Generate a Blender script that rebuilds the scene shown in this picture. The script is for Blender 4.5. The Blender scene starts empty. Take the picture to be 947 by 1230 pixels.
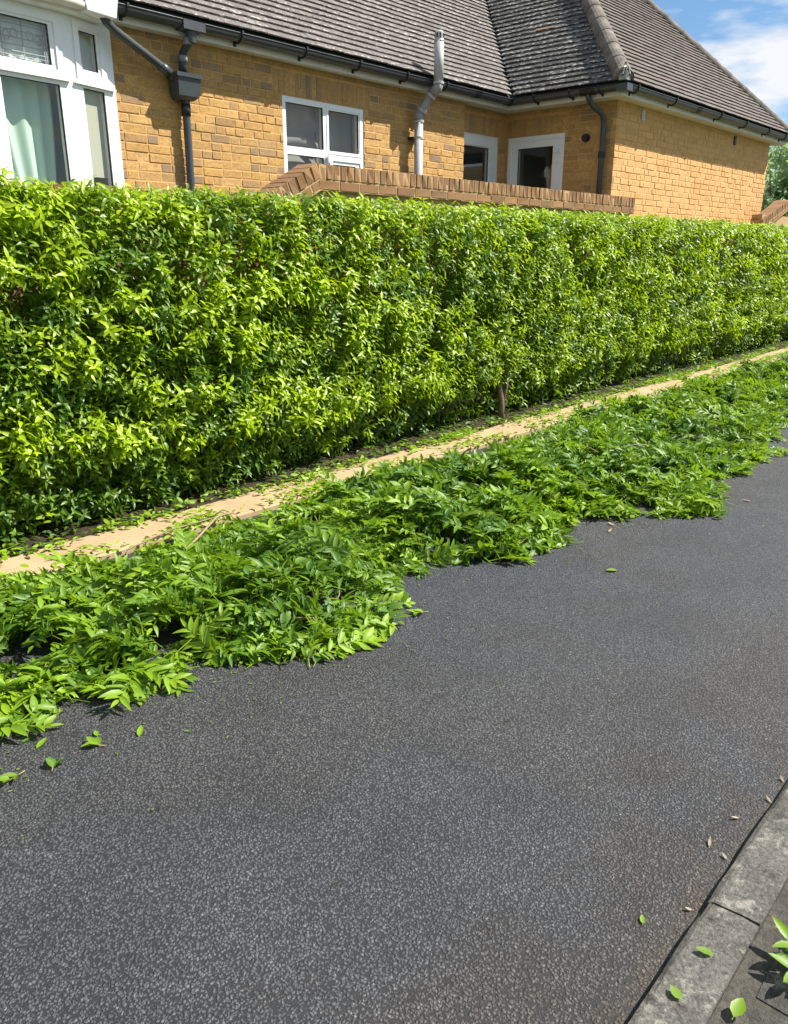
import bpy, math, random
import numpy as np
from mathutils import Vector, Matrix, noise as mnoise

random.seed(11); rng = np.random.default_rng(11)
S = bpy.context.scene
C = S.collection
R = math.radians

# ------------------------------------------------------------------ camera
cam = bpy.data.cameras.new('camera'); co = bpy.data.objects.new('camera', cam); C.objects.link(co)
cam.sensor_fit = 'HORIZONTAL'; cam.sensor_width = 36; cam.lens = 36*950/947
cam.clip_start = .05; cam.clip_end = 2000
PITCH = math.atan(312/950); HEAD = R(41.84)
co.location = (0, 0, 1.6)
dv = Vector((math.cos(HEAD)*math.cos(PITCH), math.sin(HEAD)*math.cos(PITCH), -math.sin(PITCH)))
co.rotation_euler = dv.to_track_quat('-Z', 'Y').to_euler()
S.camera = co

# ------------------------------------------------------------------ sun, sky, exposure
SUNV = Vector((1.2, -1.0, 1.8)).normalized()
sun = bpy.data.lights.new('sun', 'SUN'); so = bpy.data.objects.new('sun', sun); C.objects.link(so)
sun.energy = 5.0; sun.angle = R(.53); sun.color = (1, .95, .86)
so.rotation_euler = (-SUNV).to_track_quat('-Z', 'Y').to_euler(); so.location = (10, -10, 20)
W = bpy.data.worlds.new('World'); S.world = W; W.use_nodes = True
nt = W.node_tree; nt.nodes.clear()
def N(nt, t, **kw):
    n = nt.nodes.new(t)
    for k, v in kw.items(): setattr(n, k, v)
    return n
wo = N(nt, 'ShaderNodeOutputWorld'); bg = N(nt, 'ShaderNodeBackground'); sky = N(nt, 'ShaderNodeTexSky')
sky.sky_type = 'NISHITA'; sky.sun_disc = False
sky.sun_elevation = math.asin(SUNV.z); sky.sun_rotation = math.atan2(SUNV.x, SUNV.y)
sky.air_density = 1.0; sky.dust_density = .5; sky.ozone_density = 1.2
bg.inputs['Strength'].default_value = .065
tc = N(nt, 'ShaderNodeTexCoord'); mp = N(nt, 'ShaderNodeMapping'); mp.inputs['Scale'].default_value = (1, 1, 3.5)
mp.inputs['Location'].default_value = (.35, .2, .12)
nz = N(nt, 'ShaderNodeTexNoise'); nz.inputs['Scale'].default_value = 7; nz.inputs['Detail'].default_value = 7; nz.inputs['Roughness'].default_value = .5
cr = N(nt, 'ShaderNodeMapRange'); cr.inputs['From Min'].default_value = .44; cr.inputs['From Max'].default_value = .60
cl = N(nt, 'ShaderNodeMix', data_type='RGBA'); cl.inputs['B'].default_value = (6.9, 7.1, 7.4, 1)
nt.links.new(tc.outputs['Generated'], mp.inputs['Vector']); nt.links.new(mp.outputs['Vector'], nz.inputs['Vector'])
nt.links.new(nz.outputs['Fac'], cr.inputs['Value']); nt.links.new(cr.outputs['Result'], cl.inputs['Factor'])
tn = N(nt, 'ShaderNodeMix', data_type='RGBA', blend_type='MULTIPLY'); tn.inputs['Factor'].default_value = 1; tn.inputs['B'].default_value = (.66, .86, 1.0, 1)
nt.links.new(sky.outputs['Color'], tn.inputs['A']); nt.links.new(tn.outputs['Result'], cl.inputs['A']); nt.links.new(cl.outputs['Result'], bg.inputs['Color'])
nt.links.new(bg.outputs['Background'], wo.inputs['Surface'])
S.render.engine = 'CYCLES'
S.view_settings.view_transform = 'Standard'; S.view_settings.look = 'None'
S.view_settings.gamma = 1; S.view_settings.use_curve_mapping = False
S.view_settings.exposure = 1.05

# ------------------------------------------------------------------ node helpers / materials
class MT:
    def __init__(s, name):
        s.m = bpy.data.materials.new(name); s.m.use_nodes = True; s.t = s.m.node_tree
        s.t.nodes.clear(); s.o = s.n('ShaderNodeOutputMaterial'); s._p = None
    def n(s, t, **kw): return N(s.t, t, **kw)
    def l(s, a, b): s.t.links.new(a, b)
    def pos(s, scale=(1, 1, 1), kind='Object'):
        c = s.n('ShaderNodeNewGeometry') if kind == 'World' else s.n('ShaderNodeTexCoord')
        m = s.n('ShaderNodeMapping'); m.inputs['Scale'].default_value = scale
        s.l(c.outputs['Position'] if kind == 'World' else c.outputs['Object'], m.inputs['Vector']); return m.outputs['Vector']
    def noise(s, scale, detail=4, rough=.55, vec=None, out='Fac'):
        n = s.n('ShaderNodeTexNoise'); n.inputs['Scale'].default_value = scale; n.inputs['Detail'].default_value = detail; n.inputs['Roughness'].default_value = rough
        if vec is None: vec = s.pos(kind='World')
        s.l(vec, n.inputs['Vector']); return n.outputs[out]
    def vor(s, scale, feature='F1', vec=None, out='Distance', rnd=1):
        n = s.n('ShaderNodeTexVoronoi', feature=feature); n.inputs['Scale'].default_value = scale; n.inputs['Randomness'].default_value = rnd
        if vec is None: vec = s.pos(kind='World')
        s.l(vec, n.inputs['Vector']); return n.outputs[out]
    def ramp(s, f, stops, interp='LINEAR'):
        r = s.n('ShaderNodeValToRGB'); e = r.color_ramp; e.interpolation = interp
        while len(e.elements) < len(stops): e.elements.new(.5)
        for el, (p, c) in zip(e.elements, stops):
            el.position = p; el.color = (c, c, c, 1) if not hasattr(c, '__len__') else (*c, 1)
        s.l(f, r.inputs['Fac']); return r.outputs['Color']
    def mix(s, f, a, b, mode='MIX'):
        x = s.n('ShaderNodeMix', data_type='RGBA', blend_type=mode)
        for k, v in (('Factor', f), ('A', a), ('B', b)):
            i = x.inputs[k]
            if hasattr(v, 'links') or isinstance(v, bpy.types.NodeSocket): s.l(v, i)
            elif k == 'Factor': i.default_value = v
            else: i.default_value = (*v, 1)
        return x.outputs['Result']
    def mul(s, a, b, op='MULTIPLY'):
        x = s.n('ShaderNodeMath', operation=op)
        for k, v in enumerate((a, b)):
            if isinstance(v, bpy.types.NodeSocket): s.l(v, x.inputs[k])
            else: x.inputs[k].default_value = v
        return x.outputs[0]
    def rnd(s):
        a = s.n('ShaderNodeAttribute', attribute_name='rnd'); o = s.n('ShaderNodeObjectInfo')
        return s.mul(s.mul(a.outputs['Fac'], o.outputs['Random'], 'ADD'), 1.0, 'FRACT')
    def attr(s, name, out='Fac'):
        return s.n('ShaderNodeAttribute', attribute_name=name).outputs[out]
    def bump(s, h, dist=.01, strength=1.0, nrm=None):
        b = s.n('ShaderNodeBump'); b.inputs['Distance'].default_value = dist; b.inputs['Strength'].default_value = strength
        s.l(h, b.inputs['Height'])
        if nrm is not None: s.l(nrm, b.inputs['Normal'])
        return b.outputs['Normal']
    def bsdf(s, color, rough=.8, spec=.5, normal=None, metal=0, **kw):
        p = s.n('ShaderNodeBsdfPrincipled')
        for k, v in (('Base Color', color), ('Roughness', rough), ('Specular IOR Level', spec), ('Metallic', metal)):
            if isinstance(v, bpy.types.NodeSocket): s.l(v, p.inputs[k])
            elif k == 'Base Color': p.inputs[k].default_value = (*v, 1)
            else: p.inputs[k].default_value = v
        for k, v in kw.items(): p.inputs[k].default_value = v
        if normal is not None: s.l(normal, p.inputs['Normal'])
        return p.outputs['BSDF']
    def out(s, sh): s.l(sh, s.o.inputs['Surface']); return s.m

def plain(name, col, rough=.6, var=.12, scale=9, metal=0, spec=.4, bump=.002):
    t = MT(name); f = t.noise(scale, 5)
    c = t.mix(t.ramp(f, [(.3, 0.), (.7, 1.)]), tuple(v*(1-var) for v in col), tuple(min(1, v*(1+var)) for v in col))
    return t.out(t.bsdf(c, rough, spec, t.bump(t.noise(scale*14, 3), bump, .6), metal))

def brick_mat(name, cols, soot_shade=.35, bumpd=.004, lift=1.0, weather_shade=True):
    t = MT(name); r = t.rnd()
    k = len(cols)
    c = t.ramp(r, [((i+.5)/k, tuple(x*lift for x in cols[i])) for i in range(k)], 'LINEAR')
    n1 = t.noise(45, 5, .65); n2 = t.noise(2.3, 4, .6)
    c = t.mix(t.mul(t.ramp(n1, [(.45, 0.), (.68, 1.)]), soot_shade), c, (.20, .12, .055))
    c = t.mix(t.mul(t.ramp(n2, [(.48, 0.), (.75, 1.)]), soot_shade*.8), c, (.28, .18, .08))
    n3 = t.noise(16, 6, .75, t.pos((.55, 1, 1.6), 'World')); c = t.mix(t.mul(t.ramp(n3, [(.52, 0.), (.64, 1.)]), soot_shade*.9), c, (.24, .155, .08))
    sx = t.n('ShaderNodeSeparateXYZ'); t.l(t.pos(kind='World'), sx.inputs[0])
    hi = t.mul(t.mul(t.mul(sx.outputs[2], 3.0, 'SUBTRACT'), 2.6), 0.0, 'MAXIMUM')      # grey weathering plus eaves shade, both put into the upper brick colour
    c = t.mix(t.mul(t.mul(hi, t.ramp(t.noise(7, 5, .7), [(.35, 0.), (.65, 1.)])), min(1, soot_shade*1.6)), c, (.25, .20, .13))
    sp = t.ramp(t.noise(120, 2, .5), [(.66, 0.), (.72, 1.)])
    c = t.mix(t.mul(sp, .55*min(1, soot_shade*2)), c, (.05, .035, .025))
    return t.out(t.bsdf(c, .88, .25, t.bump(t.noise(150, 4, .7), bumpd, .8)))

STOCK = [(.57, .33, .11), (.63, .375, .13), (.52, .30, .10), (.64, .39, .15), (.60, .35, .115), (.42, .25, .11), (.61, .365, .13), (.60, .345, .10), (.48, .30, .135), (.57, .32, .10), (.28, .20, .13), (.62, .375, .135)]
M = {}
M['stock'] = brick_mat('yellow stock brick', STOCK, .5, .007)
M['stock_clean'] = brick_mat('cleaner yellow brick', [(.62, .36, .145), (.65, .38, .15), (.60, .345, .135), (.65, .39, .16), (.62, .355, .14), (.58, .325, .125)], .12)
M['mortar'] = plain('lime mortar', (.54, .325, .125), .95, .2, 30)
M['mortar_clean'] = plain('pale mortar', (.50, .34, .15), .95, .15, 30)
M['gbrick'] = brick_mat('brown garden wall brick', [(.23, .120, .055), (.28, .150, .07), (.19, .10, .055), (.31, .17, .08), (.25, .13, .06), (.21, .125, .072), (.33, .178, .08)], .35)
M['gmortar'] = plain('garden wall mortar', (.42, .28, .14), .95, .15, 30)
M['white'] = plain('white upvc', (.80, .81, .81), .35, .02, 3, spec=.5, bump=.0003)
M['cream'] = plain('cream painted board', (.62, .58, .50), .55, .06, 4, bump=.0006)
M['fascia'] = plain('off white painted fascia', (.66, .65, .62), .55, .06, 4, bump=.0006)
M['gutter'] = plain('grey gutter plastic', (.048, .055, .062), .38, .12, 7, spec=.5, bump=.0004)
M['clip'] = plain('black gutter clip', (.018, .019, .021), .5, .1, 7)
M['flue'] = plain('grey soil pipe plastic', (.40, .41, .40), .42, .08, 6, bump=.0004)
M['joint'] = plain('darker grey collar plastic', (.26, .265, .265), .5, .1, 6)
M['wallin'] = plain('interior plaster', (.55, .51, .42), .9, .05, 2)
M['dark'] = plain('dark void', (.02, .02, .02), .9, .1, 5)
M['lead'] = plain('lead came', (.30, .32, .33), .5, .1, 9)
M['rubber'] = plain('black seal', (.03, .03, .032), .6, .1, 9)
M['metal'] = plain('galvanised iron', (.32, .31, .29), .45, .25, 30, metal=.7)
M['trunk'] = plain('privet bark', (.13, .10, .07), .9, .35, 25, bump=.004)
M['twig'] = plain('cut twig bark', (.26, .19, .11), .8, .3, 30)

def glass():
    t = MT('window glass'); f = t.n('ShaderNodeLayerWeight'); f.inputs['Blend'].default_value = .5
    tr = t.n('ShaderNodeBsdfTransparent'); tr.inputs['Color'].default_value = (.95, .96, .955, 1)
    g = t.n('ShaderNodeBsdfGlossy'); g.inputs['Roughness'].default_value = .01
    m = t.n('ShaderNodeMixShader'); t.l(t.mul(t.mul(t.mul(f.outputs['Facing'], 5.0, 'POWER'), .8), .035, 'ADD'), m.inputs[0]); t.l(tr.outputs[0], m.inputs[1]); t.l(g.outputs[0], m.inputs[2])
    return t.out(m.outputs[0])
M['glass'] = glass()

def cloth(name, col, trans=.35):
    t = MT(name); d = t.bsdf(col, .9, .1); tr = t.n('ShaderNodeBsdfTranslucent'); tr.inputs['Color'].default_value = (*col, 1)
    m = t.n('ShaderNodeMixShader'); m.inputs[0].default_value = trans; t.l(d, m.inputs[1]); t.l(tr.outputs[0], m.inputs[2]); return t.out(m.outputs[0])
M['curtain'] = cloth('pale green curtain cloth', (.66, .86, .70), .25)
M['net'] = cloth('net curtain cloth', (.34, .325, .30))
M['lace'] = cloth('pale lace', (.80, .86, .82), .2)
M['blind'] = cloth('beige blind cloth', (.50, .49, .38), .1)

def tile_mat(name, cols, lichen, streak):
    t = MT(name); r = t.rnd(); k = len(cols)
    c = t.ramp(r, [((i+.5)/k, cols[i]) for i in range(k)])
    n = t.noise(60, 4, .6); c = t.mix(t.mul(t.ramp(n, [(.4, 0.), (.7, 1.)]), .5), c, (.07, .06, .055))
    if lichen:
        a = t.noise(30, 5, .6, t.pos(streak, 'World')); b = t.noise(3.0, 3, .5)
        e = t.attr('edge')
        th = t.mul(t.mul(a, t.mul(b, .22), 'ADD'), t.mul(e, .055), 'ADD')
        c = t.mix(t.mul(t.ramp(th, [(.748-lichen*.014, 0.), (.785-lichen*.014, 1.)]), .8), c, (.58, .57, .53) if lichen > 2 else (.47, .46, .43))
        c = t.mix(t.mul(t.ramp(t.noise(14, 4), [(.55, 0.), (.7, 1.)]), .35), c, (.20, .19, .15))
    return t.out(t.bsdf(c, .9, .25, t.bump(t.noise(110, 4), .003, .7)))
TB = [(.150, .133, .126), (.165, .146, .138), (.128, .115, .110), (.178, .157, .147), (.152, .136, .128)]
M['tile'] = tile_mat('weathered tile with lichen', TB, 1.0, (.55, 1.6, 1.6))
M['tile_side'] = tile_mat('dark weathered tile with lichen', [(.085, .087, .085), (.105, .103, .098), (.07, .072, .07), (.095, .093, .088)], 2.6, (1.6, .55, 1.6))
M['tile_plain'] = tile_mat('brown plain tile', [(.145, .125, .113), (.165, .138, .122), (.125, .11, .10), (.180, .145, .125), (.15, .13, .12)], 0, (1, 1, 1))
M['ridge'] = plain('concrete hip tile', (.15, .13, .11), .9, .5, 7, bump=.008)

def leaf_mat(name, old, young, back, trans=.3, rough=.42):
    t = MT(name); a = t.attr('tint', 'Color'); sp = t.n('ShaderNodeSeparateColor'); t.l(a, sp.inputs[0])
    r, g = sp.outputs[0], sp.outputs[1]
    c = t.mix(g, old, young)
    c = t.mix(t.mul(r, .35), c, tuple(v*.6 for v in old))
    geo = t.n('ShaderNodeNewGeometry')
    c2 = t.mix(t.mul(geo.outputs['Backfacing'], .6), c, back)
    p = t.bsdf(c2, rough, .5); tr = t.n('ShaderNodeBsdfTranslucent')
    t.l(t.mix(.5, c, tuple(min(1, v*1.3) for v in young)), tr.inputs['Color'])
    m = t.n('ShaderNodeMixShader'); m.inputs[0].default_value = trans; t.l(p, m.inputs[1]); t.l(tr.outputs[0], m.inputs[2])
    return t.out(m.outputs[0])
M['leaf'] = leaf_mat('hedge leaf', (.078, .175, .018), (.44, .60, .003), (.16, .27, .04), .40)
M['cut'] = leaf_mat('cut leaf', (.062, .158, .012), (.27, .43, .014), (.15, .27, .055), .35, .5)
M['treeleaf'] = leaf_mat('tree leaf', (.22, .34, .15), (.40, .52, .26), (.3, .4, .24), .4, .5)

def asphalt():
    t = MT('asphalt'); w = t.pos(kind='World')
    wn = t.noise(90, 2, .6, w, 'Color'); vm = t.n('ShaderNodeVectorMath', operation='MULTIPLY_ADD'); t.l(wn, vm.inputs[0]); vm.inputs[1].default_value = (.012, .012, .012); t.l(w, vm.inputs[2]); w2 = vm.outputs[0]
    v = t.vor(118, vec=w2, out='Color'); s = t.n('ShaderNodeSeparateColor'); t.l(v, s.inputs[0]); d = t.vor(118, vec=w2)
    c = t.ramp(s.outputs[0], [(0, (.048, .051, .057)), (.4, (.066, .070, .078)), (.8, (.084, .089, .098)), (.95, (.108, .113, .122)), (1, (.155, .158, .165))])
    c = t.mix(t.ramp(d, [(.38, 0.), (.60, .92)]), c, (.013, .0138, .016))                 # binder between the stones
    c = t.mix(t.ramp(t.noise(260, 3, .7), [(.30, .55), (.55, 0.)]), c, (.012, .012, .013))
    c = t.mix(t.ramp(t.noise(190, 2, .5), [(.62, 0.), (.74, .30)]), c, (.11, .114, .122))
    tint = t.mix(t.ramp(t.noise(.7, 4, .55), [(.44, 0.), (.60, 1.)]), (1.05, 1.0, .96), (.93, .99, 1.07))  # broad bluish patches put the sky's reflection into the asphalt colour
    c = t.mix(1.0, c, tint, 'MULTIPLY')
    tint = t.mix(t.ramp(t.noise(2.6, 6, .68), [(.42, 0.), (.66, 1.)]), (1.10, 1.10, 1.10), (.84, .84, .84))
    c = t.mix(1.0, c, tint, 'MULTIPLY')
    m = t.n('ShaderNodeSeparateXYZ'); t.l(w, m.inputs[0])
    yy = t.ramp(m.outputs[1], [(.45, 1.), (1.0, 0.)])
    st = t.mul(yy, t.ramp(t.noise(1.9, 6, .7), [(.38, 0.), (.58, 1.)]))
    tint = t.mix(st, (1, 1, 1), (1.02, .78, .58)); c = t.mix(1.0, c, tint, 'MULTIPLY')
    spots = t.ramp(t.noise(5.5, 5, .75, t.pos((1, 1.4, 1), 'World')), [(.60, 0.), (.70, 1.)]); c = t.mix(1.0, c, t.mix(spots, (1, 1, 1), (.72, .66, .60)), 'MULTIPLY')
    dust = t.mul(t.ramp(m.outputs[1], [(.47, 1.), (.56, 0.)]), t.ramp(t.noise(38, 5, .75), [(.42, 0.), (.62, 1.)]))
    c = t.mix(t.mul(dust, .6), c, (.085, .068, .048))
    h = t.mul(t.mul(t.ramp(d, [(.1, 1.), (.6, 0.)]), t.mul(s.outputs[1], .5), 'ADD'), t.mul(t.noise(260, 3, .7), .5), 'ADD')
    return t.out(t.bsdf(c, .68, .45, t.bump(h, .004, .9)))
M['asphalt'] = asphalt()

def speckled(name, a, b, blot, blotc, sc=60, rough=.9, bd=.004, lich=0):
    t = MT(name)
    c = t.mix(t.ramp(t.noise(sc, 6, .7), [(.35, 0.), (.65, 1.)]), a, b)
    c = t.mix(t.mul(t.ramp(t.noise(6, 6, .7), [(.47, 0.), (.6, 1.)]), blot), c, blotc)
    c = t.mix(t.ramp(t.noise(34, 7, .78), [(.56, 0.), (.66, .8)]), c, tuple(min(1, x*1.35) for x in b))
    c = t.mix(t.ramp(t.noise(17, 7, .8), [(.56, 0.), (.68, .8)]), c, tuple(x*.45 for x in a))
    c = t.mix(t.ramp(t.noise(150, 3, .6), [(.58, 0.), (.68, .7)]), c, tuple(x*.4 for x in a))
    if lich:
        c = t.mix(t.mul(t.ramp(t.noise(11, 8, .8), [(.53, 0.), (.60, 1.)]), lich), c, (.30, .285, .25))
        c = t.mix(t.mul(t.ramp(t.noise(9, 8, .8, t.pos((1.3, 1.1, 1), 'World')), [(.56, 0.), (.66, 1.)]), lich), c, (.035, .032, .028))
    return t.out(t.bsdf(c, rough, .3, t.bump(t.mul(t.noise(sc*1.6, 5, .75), t.noise(14, 5, .7), 'ADD'), bd*1.8, .9)))
M['kerb'] = speckled('weathered concrete kerb', (.075, .070, .062), (.19, .18, .16), .75, (.055, .051, .046), 95, lich=.9)
M['slab'] = speckled('weathered paving slab', (.06, .056, .05), (.125, .118, .106), .6, (.038, .036, .033), 70, lich=.5)
M['jointsand'] = speckled('sand joint', (.055, .05, .042), (.11, .10, .083), .4, (.03, .027, .023))
def strip_mat():
    t = MT('tan concrete edging')
    c = t.mix(t.ramp(t.noise(3.5, 5, .6), [(.35, 0.), (.65, 1.)]), (.36, .255, .145), (.43, .315, .19))
    c = t.mix(t.mul(t.ramp(t.noise(40, 5, .7), [(.5, 0.), (.7, 1.)]), .4), c, (.27, .18, .09))
    return t.out(t.bsdf(c, .9, .3, t.bump(t.noise(160, 5, .7), .004, .8)))
M['strip'] = strip_mat()
M['soil'] = speckled('dark soil', (.045, .032, .02), (.09, .06, .035), .5, (.03, .022, .015), 35, .95, .02)
M['lawn'] = plain('grass sheet', (.05, .085, .025), .9, .4, 6, bump=.01)
M['render'] = plain('pale render', (.68, .66, .62), .9, .05, 3)

# ------------------------------------------------------------------ mesh helpers
class MB:
    def __init__(s): s.v = []; s.f = []; s.a = []
    def add(s, vs, fs, rnd=0.):
        o = len(s.v); s.v += [tuple(v) for v in vs]; s.f += [tuple(i+o for i in f) for f in fs]; s.a += [rnd]*len(fs); return s
    def box(s, a, b, rnd=0.):
        x0, y0, z0 = a; x1, y1, z1 = b
        return s.add([(x0,y0,z0),(x1,y0,z0),(x1,y1,z0),(x0,y1,z0),(x0,y0,z1),(x1,y0,z1),(x1,y1,z1),(x0,y1,z1)],
              [(0,3,2,1),(4,5,6,7),(0,1,5,4),(1,2,6,5),(2,3,7,6),(3,0,4,7)], rnd)
    def xbox(s, mat, a, b, rnd=0.):
        m = MB().box(a, b); return s.add([mat @ Vector(v) for v in m.v], m.f, rnd)
    def tube(s, pts, r, n=12, cap=True):
        pts = [Vector(p) for p in pts]; rs = r if hasattr(r, '__len__') else [r]*len(pts)
        o = len(s.v); prev = None
        for i, p in enumerate(pts):
            d = (pts[min(i+1, len(pts)-1)] - pts[max(i-1, 0)]).normalized()
            if prev is None:
                a = d.cross(Vector((0, 0, 1)) if abs(d.z) < .9 else Vector((1, 0, 0))).normalized()
            else: a = (prev - d*prev.dot(d)).normalized()
            prev = a; b = d.cross(a)
            for k in range(n):
                t = 2*math.pi*k/n; s.v.append(tuple(p + (a*math.cos(t)+b*math.sin(t))*rs[i]))
        for i in range(len(pts)-1):
            for k in range(n):
                k2 = (k+1) % n; s.f.append((o+i*n+k, o+i*n+k2, o+(i+1)*n+k2, o+(i+1)*n+k)); s.a.append(0.)
        if cap:
            s.f.append(tuple(o+k for k in range(n))[::-1]); s.a.append(0.)
            s.f.append(tuple(o+(len(pts)-1)*n+k for k in range(n))); s.a.append(0.)
        return s
    def sweep(s, prof, path_a, path_b):   # straight loft of a profile list of offsets between two sets of 3-D points
        n = len(path_a); o = len(s.v); s.v += [tuple(p) for p in path_a] + [tuple(p) for p in path_b]
        for k in range(n-1): s.f.append((o+k, o+k+1, o+n+k+1, o+n+k)); s.a.append(0.)
        return s
    def mesh(s, name, mat, smooth=False):
        me = bpy.data.meshes.new(name); me.from_pydata(s.v, [], s.f)
        if mat: me.materials.append(mat)
        at = me.attributes.new('rnd', 'FLOAT', 'FACE'); at.data.foreach_set('value', s.a)
        if smooth: me.polygons.foreach_set('use_smooth', [True]*len(me.polygons))
        me.update(); return me
    def build(s, name, mat, parent=None, smooth=False, kind=None):
        return link(name, s.mesh(name, mat, smooth), parent, kind)
def link(name, me, parent=None, kind=None):
    o = bpy.data.objects.new(name, me); C.objects.link(o)
    if parent: o.parent = parent
    if kind: o['kind'] = kind
    return o
def tag(o, label, cat, group=None):
    o['label'] = label; o['category'] = cat
    if group: o['group'] = group
    return o
def empty(name, label, cat, loc=(0, 0, 0), group=None):
    o = bpy.data.objects.new(name, None); C.objects.link(o); o.location = loc; o.empty_display_size = .1
    return tag(o, label, cat, group)
def rounded(path, r=.05, n=4):
    out = [Vector(path[0])]
    for i in range(1, len(path)-1):
        p = Vector(path[i]); a = (Vector(path[i-1])-p); b = (Vector(path[i+1])-p)
        ra = min(r, a.length*.45, b.length*.45); a = p+a.normalized()*ra; b = p+b.normalized()*ra
        for k in range(n+1):
            t = k/n; out.append(a*(1-t)**2 + p*2*t*(1-t) + b*t*t)
    out.append(Vector(path[-1])); return out

# ---- bricks: chamfered block, front face at local y = 0 pointing to -y, centred on x and z
def brick_vf(w, h, d, seed, ch=.0035):
    rr = random.Random(seed); v = []
    for (yy, ins) in ((d, 0), (ch, 0), (0, ch)):
        for (sx, sz) in ((-1, -1), (1, -1), (1, 1), (-1, 1)):
            j = .0016 if yy < d else 0
            v.append((sx*(w/2-ins)+rr.uniform(-j, j), yy+(rr.uniform(-.0015, .0015) if yy == 0 else 0), sz*(h/2-ins)+rr.uniform(-j, j)))
    f = [(8, 9, 10, 11)]
    for o in (0, 4):
        for k in range(4):
            k2 = (k+1) % 4; f.append((o+k, o+k2, o+4+k2, o+4+k))
    return v, f
UNIT = [brick_vf(.215, .065, .05, s) for s in range(6)]
UNITH = [brick_vf(.1025, .065, .05, s+20) for s in range(6)]
def unit_meshes(units, name, mat):
    out = []
    for v, f in units:
        m = MB(); m.add(v, f); out.append(m.mesh(name, mat))
    return out

class Bricks:
    """specs: matrix, width, height; nearest become brick objects, the rest one mesh"""
    def __init__(s): s.sp = []
    def wall(s, O, rotz, L, z0, z1, holes=(), tag=0, keep=1.0, seed=1, depth=.05):
        rr = random.Random(seed); nC = int(round((z1-z0)/.075)); base = Matrix.Translation(O) @ Matrix.Rotation(rotz, 4, 'Z')
        for i in range(nC):
            za = z0+.075*i; u = -rr.choice([0, .06, .11, .17]); row = []
            last = rr.random() < .5
            while u < L:
                w = .215 if last else .1025
                if rr.random() < .72: last = not last
                a, b = max(u, 0), min(u+w, L)
                if b-a > .03: row.append((a, b))
                u += w+.01
            for a, b in row:
                segs = [(a, b)]
                for (hu0, hu1, hz0, hz1) in holes:
                    if za+.065 > hz0+.004 and za < hz1-.004:
                        ns = []
                        for (p, q) in segs:
                            if q <= hu0 or p >= hu1: ns.append((p, q))
                            else:
                                if hu0-p > .03: ns.append((p, hu0-.004))
                                if q-hu1 > .03: ns.append((hu1+.004, q))
                        segs = ns
                for p, q in segs:
                    m = base @ Matrix.Translation(((p+q)/2, rr.uniform(-.0035, .0025), za+.0325)) @ Matrix.Rotation(rr.uniform(-.006, .006), 4, 'Y')
                    s.sp.append((m, q-p, .065, tag))
    def soldiers(s, O, rotz, u0, u1, z0, z1, tag=0):
        base = Matrix.Translation(O) @ Matrix.Rotation(rotz, 4, 'Z'); n = max(1, int(round((u1-u0)/.075)))
        for i in range(n):
            u = u0+(i+.5)*(u1-u0)/n
            s.sp.append((base @ Matrix.Translation((u, random.uniform(-.003, .002), (z0+z1)/2)) @ Matrix.Rotation(math.pi/2, 4, 'Y'), z1-z0-.01, (u1-u0)/n-.009, tag))
    def build(s, parents, mats, score, limit, depth=1.0, rest='brickwork', restparent=None):
        idx = sorted(range(len(s.sp)), key=lambda i: -score(s.sp[i])); top = set(i for i in idx[:limit] if score(s.sp[i]) > 0)
        ms = {k: (unit_meshes(UNIT, 'brick', m), unit_meshes(UNITH, 'brick', m)) for k, m in mats.items()}
        joined = {k: MB() for k in mats}
        for i, (m, w, h, tg) in enumerate(s.sp):
            big = w > .15; units = UNIT if big else UNITH; k = i % 6; w0 = .215 if big else .1025
            sc = Matrix.Diagonal((w/w0, depth, h/.065, 1))
            if i in top:
                o = link('brick', ms[tg][0 if big else 1][k], parents[tg]); o.matrix_world = m @ sc
                o.location = (m @ sc).to_translation()
            else:
                v, f = units[k]; mm = m @ sc; joined[tg].add([mm @ Vector(p) for p in v], f, random.random())
        for k, j in joined.items():
            if j.f: j.build(rest, mats[k], parents[k], kind='stuff')

CAM = Vector((0, 0, 1.6))
# ------------------------------------------------------------------ ground, road, kerb, pavement
def sheet(name, mat, x0, x1, y0, y1, z): return MB().add([(x0,y0,z),(x1,y0,z),(x1,y1,z),(x0,y1,z)], [(0,1,2,3)]).build(name, mat, kind='structure')
sheet('ground', M['lawn'], -400, 600, -400, 600, -.03)
sheet('road', M['asphalt'], -30, 80, .44, 3.88, 0)
kerb = sheet('kerb', M['jointsand'], -30, 80, .3455, .468, .0325)
km = []
def kerb_mesh(L, seed):
    rr = random.Random(seed); n = 10; m = MB(); prof = [(0, -.2), (0, .014), (-.006, .030), (-.020, .040), (-.09, .0445), (-.133, .043), (-.137, -.2)]
    rows = []
    for i in range(n+1):
        x = L*i/n; e = .004 if 0 < i < n else .008
        rows.append([(x+(rr.uniform(-.003, .003) if i in (0, n) else 0), y+rr.uniform(-.0025, .0015)-(e if k in (1, 2) and rr.random() < .25 else 0), z+rr.uniform(-.0018, .0012)-(.003 if i in (0, n) and z > 0 else 0)) for k, (y, z) in enumerate(prof)])
    P = len(prof); v = [p for r in rows for p in r]; f = []
    for i in range(n):
        for k in range(P-1): f.append((i*P+k, (i+1)*P+k, (i+1)*P+k+1, i*P+k+1))
    f.append(tuple(range(P))); f.append(tuple((n*P+k) for k in range(P))[::-1])
    m.add(v, [q[::-1] for q in f]); return m.mesh('kerb_stone', M['kerb'])
km = [kerb_mesh(.910, i) for i in range(3)]
x = 1.722-.915*6; i = 0
while x < 30:
    o = link('kerb_stone', km[i % 3], kerb); o.location = (x+.005, .480, 0); x += .915; i += 1
pav = sheet('pavement', M['jointsand'], -30, 80, -2.9, .3445, .033)
sm = []
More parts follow.
